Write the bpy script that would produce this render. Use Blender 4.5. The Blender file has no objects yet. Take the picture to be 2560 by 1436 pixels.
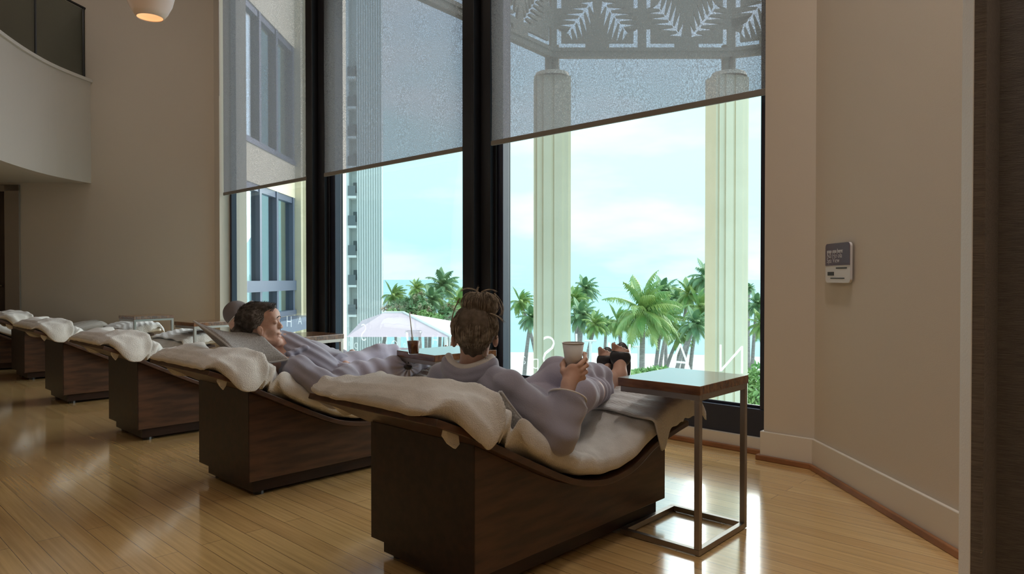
import bpy, math, random
import numpy as np
from mathutils import Vector, Matrix
random.seed(7); RNG = np.random.RandomState(7)
SC = bpy.context.scene; COL = SC.collection
# ---------------------------------------------------------------- camera
FPX = 1744.0; YAW = math.radians(43.5); PIT = math.radians(0.69); EYE = 1.10
sY, cY = math.sin(YAW), math.cos(YAW)
CR = np.array([cY, sY, 0.0]); F0 = np.array([-sY, cY, 0.0]); U0 = np.array([0, 0, 1.0])
CF = F0*math.cos(PIT) - U0*math.sin(PIT); CU = U0*math.cos(PIT) + F0*math.sin(PIT)
CP = np.array([0, 0, EYE])
def ray(px, py): return CF + CR*(px-1280)/FPX - CU*(py-718)/FPX
def at(px, py, d): return CP + ray(px, py)*d            # point seen at a pixel, d metres deep
def onX(px, py, X): r = ray(px, py); return CP + r*X/r[0]
def onY(px, py, Y): r = ray(px, py); return CP + r*Y/r[1]
def cw(x, z, h=0.0): return CR*x + F0*z + U0*h           # plan position given right of / ahead of the camera
cam = bpy.data.cameras.new('camera'); camo = bpy.data.objects.new('camera', cam); COL.objects.link(camo)
cam.sensor_width = 36; cam.lens = FPX/2560*36; cam.clip_end = 6000; cam.clip_start = 0.05
camo.location = CP; camo.rotation_euler = (math.pi/2-PIT, 0, YAW); SC.camera = camo
# ---------------------------------------------------------------- render look
SC.view_settings.view_transform = 'Standard'; SC.view_settings.look = 'None'
SC.view_settings.gamma = 1; SC.view_settings.use_curve_mapping = False
SC.view_settings.exposure = 0.0
cy = SC.cycles
cy.use_denoising = True; cy.max_bounces = 8; cy.diffuse_bounces = 4; cy.adaptive_threshold = .03; cy.glossy_bounces = 4
cy.transparent_max_bounces = 12; cy.transmission_bounces = 4; cy.sample_clamp_indirect = 6; cy.caustics_reflective = False
# ---------------------------------------------------------------- sky
W = bpy.data.worlds.new('sky'); SC.world = W; W.use_nodes = True
nt = W.node_tree; nt.nodes.clear()
def N(t, typ, **kw):
    n = t.nodes.new(typ)
    for k, v in kw.items(): setattr(n, k, v)
    return n
out = N(nt, 'ShaderNodeOutputWorld'); bg = N(nt, 'ShaderNodeBackground')
tc = N(nt, 'ShaderNodeTexCoord'); sep = N(nt, 'ShaderNodeSeparateXYZ'); ramp = N(nt, 'ShaderNodeValToRGB')
nt.links.new(tc.outputs['Generated'], sep.inputs[0]); nt.links.new(sep.outputs[2], ramp.inputs[0])
e = ramp.color_ramp.elements
e[0].position = 0.0; e[0].color = (0.46, 0.88, .97, 1)
e[1].position = 0.5; e[1].color = (0.66, 0.84, 1.0, 1)
m = e.new(0.09); m.color = (0.56, .93, .97, 1); m = e.new(0.22); m.color = (0.60, .93, .95, 1)
noi = N(nt, 'ShaderNodeTexNoise'); noi.inputs['Scale'].default_value = 3.2; noi.inputs['Detail'].default_value = 5
mp = N(nt, 'ShaderNodeMapping'); mp.inputs['Scale'].default_value = (1, 1, 3.5)
nt.links.new(tc.outputs['Generated'], mp.inputs[0]); nt.links.new(mp.outputs[0], noi.inputs['Vector'])
cr = N(nt, 'ShaderNodeValToRGB'); cr.color_ramp.elements[0].position = .47; cr.color_ramp.elements[1].position = .66
nt.links.new(noi.outputs[0], cr.inputs[0])
mx = N(nt, 'ShaderNodeMix', data_type='RGBA'); mx.inputs[7].default_value = (.76, .95, .97, 1)
nt.links.new(cr.outputs[0], mx.inputs[0]); nt.links.new(ramp.outputs[0], mx.inputs[6])
nt.links.new(mx.outputs[2], bg.inputs[0]); nt.links.new(bg.outputs[0], out.inputs[0])
bg.inputs[1].default_value = 1.5
# bright hazy sun over the sea, very soft
sl = bpy.data.lights.new('sun', 'SUN'); sl.energy = 7.0; sl.angle = math.radians(75); sl.color = (1.0, .97, .92)
so = bpy.data.objects.new('sun', sl); COL.objects.link(so); so.rotation_euler = Vector((-.18, -1.0, -.42)).to_track_quat('-Z', 'Y').to_euler()
# unseen fill added overhead to brighten the room: large soft area lights, warm white
for lx, ly, sx, sy2, pw in ((-2.2, -1.6, 3.0, 3.0, 24), (-7.0, -1.4, 3.5, 3.0, 46)):
    al = bpy.data.lights.new('ceiling_fill_light', 'AREA'); al.shape = 'RECTANGLE'; al.size = sx; al.size_y = sy2; al.energy = pw; al.color = (1.0, .84, .72)
    ao = bpy.data.objects.new('ceiling_fill_light', al); COL.objects.link(ao); ao.location = (lx, ly, 6.25)
# unseen lamps added near the ceiling to brighten the angled walls
for wx, wy, wd, we in ((-.5, 1.75, (1.25, .75, -1.3), 150), (-8.6, 1.2, (-1.0, 1.0, -1.6), 7)):
    al = bpy.data.lights.new('wall_fill_light', 'AREA'); al.shape = 'RECTANGLE'; al.size = 1.4; al.size_y = .3; al.energy = we; al.color = (1.0, .92, .86); al.spread = math.radians(130)
    ao = bpy.data.objects.new('wall_fill_light', al); COL.objects.link(ao); ao.location = (wx, wy, 6.0); ao.rotation_euler = Vector(wd).to_track_quat('-Z', 'Y').to_euler()
# ---------------------------------------------------------------- materials
def srgb(r, g, b):
    f = lambda c: ((c/255+.055)/1.055)**2.4 if c > 10 else c/255/12.92
    return (f(r), f(g), f(b), 1)
def mat(name, col, rough=.5, metal=0, col2=None, scale=8, stretch=(1, 1, 1), detail=4, bump=0, bscale=60, spec=.5, coat=0, bstretch=(1, 1, 1), cpos=(.35, .65), sheen=0, trans=0, sss=0):
    m = bpy.data.materials.new(name); m.use_nodes = True; t = m.node_tree; b = t.nodes['Principled BSDF']
    b.inputs['Base Color'].default_value = col; b.inputs['Roughness'].default_value = rough; b.inputs['Metallic'].default_value = metal
    b.inputs['Specular IOR Level'].default_value = spec; b.inputs['Coat Weight'].default_value = coat
    b.inputs['Sheen Weight'].default_value = sheen; b.inputs['Subsurface Weight'].default_value = sss
    if sss: b.inputs['Subsurface Radius'].default_value = (.012, .005, .003)
    tc = N(t, 'ShaderNodeTexCoord')
    if col2:
        mp = N(t, 'ShaderNodeMapping'); mp.inputs['Scale'].default_value = stretch
        n = N(t, 'ShaderNodeTexNoise'); n.inputs['Scale'].default_value = scale; n.inputs['Detail'].default_value = detail
        r = N(t, 'ShaderNodeValToRGB'); r.color_ramp.elements[0].color = col; r.color_ramp.elements[1].color = col2
        r.color_ramp.elements[0].position, r.color_ramp.elements[1].position = cpos
        t.links.new(tc.outputs['Object'], mp.inputs[0]); t.links.new(mp.outputs[0], n.inputs['Vector'])
        t.links.new(n.outputs[0], r.inputs[0]); t.links.new(r.outputs[0], b.inputs['Base Color'])
    if bump:
        mp = N(t, 'ShaderNodeMapping'); mp.inputs['Scale'].default_value = bstretch
        n = N(t, 'ShaderNodeTexNoise'); n.inputs['Scale'].default_value = bscale; n.inputs['Detail'].default_value = 3
        bp = N(t, 'ShaderNodeBump'); bp.inputs['Strength'].default_value = bump; bp.inputs['Distance'].default_value = .01
        t.links.new(tc.outputs['Object'], mp.inputs[0]); t.links.new(mp.outputs[0], n.inputs['Vector'])
        t.links.new(n.outputs[0], bp.inputs['Height']); t.links.new(bp.outputs[0], b.inputs['Normal'])
    return m
def glassy(name, tint=(1, 1, 1, 1), refl=.06, rough=.0):
    m = bpy.data.materials.new(name); m.use_nodes = True; t = m.node_tree; t.nodes.clear()
    o = N(t, 'ShaderNodeOutputMaterial'); tr = N(t, 'ShaderNodeBsdfTransparent'); g = N(t, 'ShaderNodeBsdfGlossy')
    tr.inputs[0].default_value = tint; g.inputs['Roughness'].default_value = rough
    lw = N(t, 'ShaderNodeLayerWeight'); lw.inputs[0].default_value = .25
    ma = N(t, 'ShaderNodeMath', operation='MULTIPLY_ADD'); ma.inputs[1].default_value = .22; ma.inputs[2].default_value = refl
    t.links.new(lw.outputs['Fresnel'], ma.inputs[0]); ma.use_clamp = True
    mx = N(t, 'ShaderNodeMixShader'); t.links.new(ma.outputs[0], mx.inputs[0]); t.links.new(tr.outputs[0], mx.inputs[1]); t.links.new(g.outputs[0], mx.inputs[2])
    t.links.new(mx.outputs[0], o.inputs[0]); return m
def floor_mat():
    m = bpy.data.materials.new('bamboo_floor'); m.use_nodes = True; t = m.node_tree; b = t.nodes['Principled BSDF']
    tc = N(t, 'ShaderNodeTexCoord'); br = N(t, 'ShaderNodeTexBrick')
    br.inputs['Scale'].default_value = 1; br.inputs['Brick Width'].default_value = 1.45; br.inputs['Row Height'].default_value = .092
    br.inputs['Mortar Size'].default_value = .0012; br.inputs['Mortar Smooth'].default_value = .2; br.offset = .37; br.squash = 1
    br.inputs['Color1'].default_value = srgb(226, 190, 130); br.inputs['Color2'].default_value = srgb(211, 172, 115); br.inputs['Mortar'].default_value = srgb(120, 86, 50)
    t.links.new(tc.outputs['Object'], br.inputs['Vector'])
    mp = N(t, 'ShaderNodeMapping'); mp.inputs['Scale'].default_value = (.8, 26, 1)
    n = N(t, 'ShaderNodeTexNoise'); n.inputs['Scale'].default_value = 2.4; n.inputs['Detail'].default_value = 6
    t.links.new(tc.outputs['Object'], mp.inputs[0]); t.links.new(mp.outputs[0], n.inputs['Vector'])
    r = N(t, 'ShaderNodeValToRGB'); r.color_ramp.elements[0].color = (.78, .76, .72, 1); r.color_ramp.elements[1].color = (1.08, 1.07, 1.04, 1)
    r.color_ramp.elements[0].position = .3; r.color_ramp.elements[1].position = .7
    t.links.new(n.outputs[0], r.inputs[0])
    mx = N(t, 'ShaderNodeMix', data_type='RGBA', blend_type='MULTIPLY'); mx.inputs[0].default_value = 1
    t.links.new(br.outputs['Color'], mx.inputs[6]); t.links.new(r.outputs[0], mx.inputs[7]); t.links.new(mx.outputs[2], b.inputs['Base Color'])
    b.inputs['Specular IOR Level'].default_value = 1.0; b.inputs['Coat Weight'].default_value = 1; b.inputs['Coat Roughness'].default_value = .10; b.inputs['Coat IOR'].default_value = 2.1
    n2 = N(t, 'ShaderNodeTexNoise'); n2.inputs['Scale'].default_value = 3
    r2 = N(t, 'ShaderNodeMapRange'); r2.inputs[3].default_value = .14; r2.inputs[4].default_value = .30
    t.links.new(tc.outputs['Object'], n2.inputs['Vector']); t.links.new(n2.outputs[0], r2.inputs[0]); t.links.new(r2.outputs[0], b.inputs['Roughness'])
    bp = N(t, 'ShaderNodeBump'); bp.inputs['Strength'].default_value = .12; bp.inputs['Distance'].default_value = .002
    t.links.new(n.outputs[0], bp.inputs['Height']); t.links.new(bp.outputs[0], b.inputs['Normal'])
    return m
def blind_mat():
    m = bpy.data.materials.new('sheer_blind_fabric'); m.use_nodes = True; t = m.node_tree; t.nodes.clear()
    o = N(t, 'ShaderNodeOutputMaterial'); tr = N(t, 'ShaderNodeBsdfTransparent'); tr.inputs[0].default_value = (.93, .86, 1.0, 1)
    d = N(t, 'ShaderNodeBsdfDiffuse'); d.inputs[0].default_value = (.27, .255, .24, 1)
    tl = N(t, 'ShaderNodeBsdfTranslucent'); tl.inputs[0].default_value = (.13, .13, .135, 1)
    ad = N(t, 'ShaderNodeMixShader'); ad.inputs[0].default_value = .5
    t.links.new(d.outputs[0], ad.inputs[1]); t.links.new(tl.outputs[0], ad.inputs[2])
    tc = N(t, 'ShaderNodeTexCoord'); mp = N(t, 'ShaderNodeMapping'); mp.inputs['Scale'].default_value = (1.5, 1, 1.0)
    n = N(t, 'ShaderNodeTexNoise'); n.inputs['Scale'].default_value = 120; n.inputs['Detail'].default_value = 2
    t.links.new(tc.outputs['Object'], mp.inputs[0]); t.links.new(mp.outputs[0], n.inputs['Vector'])
    r = N(t, 'ShaderNodeMapRange'); r.inputs[1].default_value = .35; r.inputs[2].default_value = .65
    r.inputs[3].default_value = .10; r.inputs[4].default_value = .42
    t.links.new(n.outputs[0], r.inputs[0])
    mx = N(t, 'ShaderNodeMixShader'); t.links.new(r.outputs[0], mx.inputs[0]); t.links.new(ad.outputs[0], mx.inputs[1]); t.links.new(tr.outputs[0], mx.inputs[2])
    t.links.new(mx.outputs[0], o.inputs[0]); return m
def emis(name, col, st):
    m = bpy.data.materials.new(name); m.use_nodes = True; b = m.node_tree.nodes['Principled BSDF']
    b.inputs['Base Color'].default_value = col; b.inputs['Emission Color'].default_value = col; b.inputs['Emission Strength'].default_value = st
    return m
def vinyl(name):
    m = bpy.data.materials.new(name); m.use_nodes = True; t = m.node_tree; t.nodes.clear(); o = N(t, 'ShaderNodeOutputMaterial')
    a = N(t, 'ShaderNodeBsdfTranslucent'); a.inputs[0].default_value = (.85, .9, .92, 1); b = N(t, 'ShaderNodeBsdfTransparent'); x = N(t, 'ShaderNodeMixShader'); x.inputs[0].default_value = .74
    t.links.new(a.outputs[0], x.inputs[1]); t.links.new(b.outputs[0], x.inputs[2]); t.links.new(x.outputs[0], o.inputs[0]); return m
M = dict(
    wall=mat('warm_beige_paint', (.56, .50, .425, 1), .75, bump=.05, bscale=200, spec=.2),
    ceil=mat('ceiling_paint', (.55, .50, .42, 1), .9, spec=.1),
    base=mat('baseboard_paint', (.62, .57, .50, 1), .5),
    shoe=mat('shoe_moulding_wood', srgb(150, 100, 62), .4, col2=srgb(120, 76, 44), scale=4, stretch=(1, 1, 1)),
    floor=floor_mat(),
    frame=mat('dark_window_metal', (.012, .012, .016, 1), .35, spec=.4),
    frame2=mat('blue_black_window_metal', (.012, .015, .032, 1), .3, spec=.5),
    glass=glassy('window_glass', (.97, 1, 1, 1), .004),
    railglass=glassy('railing_glass', (.55, .58, .56, 1), .03),
    blind=blind_mat(), rail=mat('blind_hem', (.20, .185, .165, 1), .6),
    dark=mat('dark_stained_wood', srgb(44, 26, 18), .38, col2=srgb(26, 15, 10), scale=5, stretch=(6, .8, 6), spec=.35),
    seat=mat('walnut_veneer', srgb(80, 54, 39), .35, col2=srgb(52, 35, 25), scale=5, stretch=(6, .9, 6)),
    fleece=mat('cream_fleece', (.56, .54, .505, 1), .95, col2=(.64, .62, .585, 1), scale=14, bump=.55, bscale=230, spec=.1, sheen=.3),
    waffle=mat('white_ribbed_towel', (.66, .66, .66, 1), .95, bump=.9, bscale=90, bstretch=(.5, 2.2, 1), spec=.1, sheen=.3),
    pillow=mat('grey_tweed', (.20, .195, .19, 1), .9, col2=(.36, .355, .35, 1), scale=220, detail=2, bump=.3, bscale=300),
    piping=mat('grey_piping', (.42, .42, .43, 1), .8),
    robe=mat('lavender_grey_robe', (.25, .245, .31, 1), .85, col2=(.29, .285, .35, 1), scale=6, bump=.15, bscale=260, spec=.15, sheen=.35),
    lining=mat('pale_robe_lining', (.60, .57, .55, 1), .9, sheen=.3, bump=.3, bscale=300),
    pants=mat('lavender_trousers', (.36, .345, .43, 1), .85, bump=.12, bscale=200, spec=.15, sheen=.3),
    skin=mat('fair_skin', (.58, .38, .30, 1), .5, col2=(.52, .32, .25, 1), scale=18, bump=.05, bscale=400, spec=.35, sss=.12),
    skin2=mat('weathered_skin', (.55, .36, .285, 1), .5, col2=(.47, .28, .22, 1), scale=25, bump=.12, bscale=220, spec=.35, sss=.1),
    hair=mat('ash_blonde_hair', (.085, .066, .050, 1), .85, col2=(.125, .10, .078, 1), scale=60, spec=.2),
    hairl=mat('sun_bleached_strands', (.13, .105, .08, 1), .7, col2=(.40, .34, .27, 1), scale=45, spec=.1),
    hairs=mat('grey_brown_hair', (.040, .032, .027, 1), .75, col2=(.12, .105, .095, 1), scale=40, spec=.4, cpos=(.45, .7)),
    temple=mat('grey_temple_hair', (.20, .185, .17, 1), .7, col2=(.36, .34, .32, 1), scale=60),
    cap=mat('taupe_cap_cloth', (.13, .108, .105, 1), .8, bump=.2, bscale=200), seam=mat('cap_seam', (.5, .45, .4, 1), .7),
    slide=mat('black_rubber', (.018, .018, .024, 1), .35, spec=.5), nail=mat('dark_nail_polish', (.02, .012, .02, 1), .15),
    paper=mat('white_paper_cup', (.62, .60, .58, 1), .6), rimm=mat('cup_rim', (.70, .69, .67, 1), .5),
    table=mat('walnut_butcher_block', srgb(128, 88, 58), .18, col2=srgb(84, 54, 36), scale=7, stretch=(1, 9, 4), coat=.4),
    steel=mat('brushed_steel', (.33, .295, .265, 1), .36, metal=1, bump=.03, bscale=90, bstretch=(1, 1, .1)),
    plastic=glassy('clear_plastic', (.93, .95, .95, 1), .08, .05),
    coffee=mat('iced_coffee', srgb(92, 42, 16), .25, col2=srgb(168, 104, 60), scale=30, cpos=(.5, .75)),
    straw=mat('white_straw', (.75, .78, .76, 1), .4),
    screenf=mat('dark_woven_cloth', (.10, .088, .08, 1), .8, col2=(.17, .15, .135, 1), scale=25, stretch=(1, 1, 22), bump=.4, bscale=60, bstretch=(1, 1, 14)),
    screene=mat('pale_grey_edge', (.86, .87, .90, 1), .6, bump=.1, bscale=200), brass=mat('dull_hinge', (.10, .085, .07, 1), .45, metal=.7),
    plum=mat('plum_plastic', (.075, .030, .050, 1), .4), offw=mat('off_white_plastic', (.62, .60, .60, 1), .5), ink=mat('black_print', (.03, .03, .03, 1), .6),
    inkw=mat('white_print', (.55, .52, .55, 1), .6), letter=vinyl('white_vinyl'),
    door=mat('dark_door', (.06, .04, .03, 1), .5, col2=(.04, .026, .02, 1), scale=4, stretch=(8, 8, 1)),
    trimw=mat('door_casing', (.26, .21, .165, 1), .6),
    lamp=mat('milk_glass_shade', (.80, .66, .57, 1), .3, bump=.05, bscale=30), glow=emis('lamp_glow', (1.0, .55, .26, 1), .75),
    black=mat('black_metal', (.015, .015, .015, 1), .4),
    ecream=mat('cream_stucco', (.74, .66, .49, 1), .8, col2=(.78, .70, .53, 1), scale=2, bump=.1, bscale=80),
    ewhite=mat('white_concrete', (.80, .84, .82, 1), .85), eshade=mat('balcony_recess', (.50, .50, .46, 1), .8),
    edark=mat('dark_balcony_glass', (.14, .17, .18, 1), .3), eframe=mat('slate_window_frame', (.10, .13, .20, 1), .35),
    eglass=glassy('bay_glass', (.72, .86, .92, 1), .12),
    frieze=mat('tan_frieze_board', (.32, .29, .22, 1), .8),
    roof=mat('mauve_roof', (.60, .50, .54, 1), .8), sand=mat('pale_sand', (.60, .60, .56, 1), .9, col2=(.50, .53, .50, 1), scale=.12, detail=6),
    sea=mat('turquoise_sea', (.24, .46, .49, 1), .9, col2=(.31, .54, .57, 1), scale=.02, stretch=(1, 1, 1), detail=6),
    trunk=mat('palm_trunk', (.22, .21, .20, 1), .9, col2=(.34, .32, .30, 1), scale=3, stretch=(1, 1, 6)),
    frond=mat('palm_frond', (.13, .29, .075, 1), .45, col2=(.36, .46, .13, 1), scale=.9, spec=.5),
    frond2=mat('bluish_palm_frond', (.13, .27, .14, 1), .5, col2=(.26, .40, .17, 1), scale=.8, spec=.5),
    leaf=mat('shrub_leaf', (.15, .29, .12, 1), .6, col2=(.42, .30, .20, 1), scale=.55, cpos=(.5, .62)),
    leaf2=mat('hedge_leaf', (.16, .36, .12, 1), .6, col2=(.30, .46, .16, 1), scale=1.2))
# ---------------------------------------------------------------- object helpers
def tag(o, label=None, cat=None, group=None, kind=None):
    if label: o['label'] = label
    if cat: o['category'] = cat
    if group: o['group'] = group
    if kind: o['kind'] = kind
    return o
def empty(name, loc=(0, 0, 0), rz=0.0):
    o = bpy.data.objects.new(name, None); COL.objects.link(o); o.location = loc; o.rotation_euler = (0, 0, rz); o.empty_display_size = .1; return o
def clone(o, loc=None, rz=None):
    c = o.copy(); COL.objects.link(c)
    for ch in [x for x in o.children]:
        d = ch.copy(); COL.objects.link(d); d.parent = c; d.matrix_parent_inverse = ch.matrix_parent_inverse.copy()
        for g in [x for x in ch.children]:
            f = g.copy(); COL.objects.link(f); f.parent = d; f.matrix_parent_inverse = g.matrix_parent_inverse.copy()
    if loc is not None: c.location = loc
    if rz is not None: c.rotation_euler = (0, 0, rz)
    return c
class MB:
    def __init__(s): s.v = []; s.f = []
    def add(s, vs, fs):
        n = len(s.v); s.v += [tuple(map(float, p)) for p in vs]; s.f += [tuple(i+n for i in f) for f in fs]; return s
    def box(s, lo, hi, rot=None, org=(0, 0, 0)):
        x0, y0, z0 = lo; x1, y1, z1 = hi
        vs = [(x0, y0, z0), (x1, y0, z0), (x1, y1, z0), (x0, y1, z0), (x0, y0, z1), (x1, y0, z1), (x1, y1, z1), (x0, y1, z1)]
        if rot is not None: vs = [tuple(np.array(rot) @ np.array(p) + np.array(org)) for p in vs]
        return s.add(vs, [(0, 3, 2, 1), (4, 5, 6, 7), (0, 1, 5, 4), (1, 2, 6, 5), (2, 3, 7, 6), (3, 0, 4, 7)])
    def wall(s, p, q, z0, z1, th):            # slab standing on the line p->q, thickness to the left of it
        p = np.array(p[:2], float); q = np.array(q[:2], float); d = (q-p)/np.linalg.norm(q-p); n = np.array([-d[1], d[0]])*th
        P = [p, q, q+n, p+n]
        return s.add([(a[0], a[1], z) for z in (z0, z1) for a in P], [(0, 3, 2, 1), (4, 5, 6, 7), (0, 1, 5, 4), (1, 2, 6, 5), (2, 3, 7, 6), (3, 0, 4, 7)])
    def tube(s, pts, r, n=6, cap=True):
        pts = [np.array(p, float) for p in pts]; m = len(pts)
        if not hasattr(r, '__len__'): r = [r]*m
        t0 = pts[1]-pts[0]; up = np.array([0, 0, 1.]) if abs(t0[2]) < .9*np.linalg.norm(t0) else np.array([1., 0, 0])
        vs = []
        for i in range(m):
            t = pts[min(i+1, m-1)]-pts[max(i-1, 0)]; t = t/(np.linalg.norm(t)+1e-9)
            a = up - t*(up@t); a /= (np.linalg.norm(a)+1e-9); b = np.cross(t, a); up = a
            for k in range(n):
                w = 2*math.pi*k/n; vs.append(pts[i]+r[i]*(a*math.cos(w)+b*math.sin(w)))
        fs = [(i*n+k, i*n+(k+1) % n, (i+1)*n+(k+1) % n, (i+1)*n+k) for i in range(m-1) for k in range(n)]
        if cap: fs += [tuple(reversed(range(n))), tuple((m-1)*n+k for k in range(n))]
        return s.add(vs, fs)
    def lathe(s, prof, c=(0, 0, 0), n=32, ax=None):
        c = np.array(c, float); ax = np.array([0, 0, 1.]) if ax is None else np.array(ax)/np.linalg.norm(ax)
        u = np.cross(ax, [1, 0, 0]) if abs(ax[0]) < .9 else np.cross(ax, [0, 1, 0]); u /= np.linalg.norm(u); v = np.cross(ax, u)
        vs = [c+ax*z+r*(u*math.cos(2*math.pi*k/n)+v*math.sin(2*math.pi*k/n)) for r, z in prof for k in range(n)]
        fs = [(i*n+k, i*n+(k+1) % n, (i+1)*n+(k+1) % n, (i+1)*n+k) for i in range(len(prof)-1) for k in range(n)]
        return s.add(vs, fs)
    def grid(s, G, close_u=False, close_v=False):
        G = np.asarray(G); a, b = G.shape[:2]; A = a if close_u else a-1; B = b if close_v else b-1
        return s.add(G.reshape(-1, 3), [(i*b+j, i*b+(j+1) % b, ((i+1) % a)*b+(j+1) % b, ((i+1) % a)*b+j) for i in range(A) for j in range(B)])
    def prism(s, poly, axis, a, b):           # poly in the two other axes, extruded a..b along axis
        def P(p, h): return [(h, p[0], p[1]), (p[0], h, p[1]), (p[0], p[1], h)][axis]
        n = len(poly)
        return s.add([P(p, a) for p in poly]+[P(p, b) for p in poly], [tuple(reversed(range(n))), tuple(range(n, 2*n))]+[(i, (i+1) % n, n+(i+1) % n, n+i) for i in range(n)])
def obj(name, mb, m, parent=None, smooth=False, bevel=0, fixn=True, loc=None, world=True):
    me = bpy.data.meshes.new(name); me.from_pydata(mb.v, [], mb.f); me.update()
    if fixn:
        import bmesh
        b = bmesh.new(); b.from_mesh(me); bmesh.ops.recalc_face_normals(b, faces=b.faces[:]); b.to_mesh(me); b.free()
    for mm in (m if isinstance(m, (list, tuple)) else [m]): me.materials.append(mm)
    if smooth: me.polygons.foreach_set('use_smooth', [True]*len(me.polygons))
    o = bpy.data.objects.new(name, me); COL.objects.link(o)
    if parent is not None:
        o.parent = parent
        if world: o.matrix_parent_inverse = wm(parent).inverted()
    if loc is not None: o.location = loc
    if bevel: bv = o.modifiers.new('bevel', 'BEVEL'); bv.width = bevel; bv.segments = 2; bv.limit_method = 'ANGLE'
    return o
def wm(o):
    m = Matrix.Translation(o.location) @ o.rotation_euler.to_matrix().to_4x4()
    return m if o.parent is None else wm(o.parent) @ o.matrix_parent_inverse @ m
def textmesh(txt, size, bold=0.0, align='CENTER', ext=.0006):
    cu = bpy.data.curves.new('t', 'FONT'); cu.body = txt; cu.size = size; cu.align_x = align; cu.align_y = 'CENTER'; cu.extrude = ext; cu.offset = bold; cu.resolution_u = 4
    o = bpy.data.objects.new('t', cu); COL.objects.link(o); dg = bpy.context.evaluated_depsgraph_get()
    me = o.evaluated_get(dg).to_mesh(); vs = [tuple(v.co) for v in me.vertices]; fs = [tuple(p.vertices) for p in me.polygons]
    o.evaluated_get(dg).to_mesh_clear(); bpy.data.objects.remove(o); bpy.data.curves.remove(cu); return vs, fs
def place(vs, org, ux, uy, uz): return [tuple(np.array(org)+v[0]*np.array(ux)+v[1]*np.array(uy)+v[2]*np.array(uz)) for v in vs]
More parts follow.
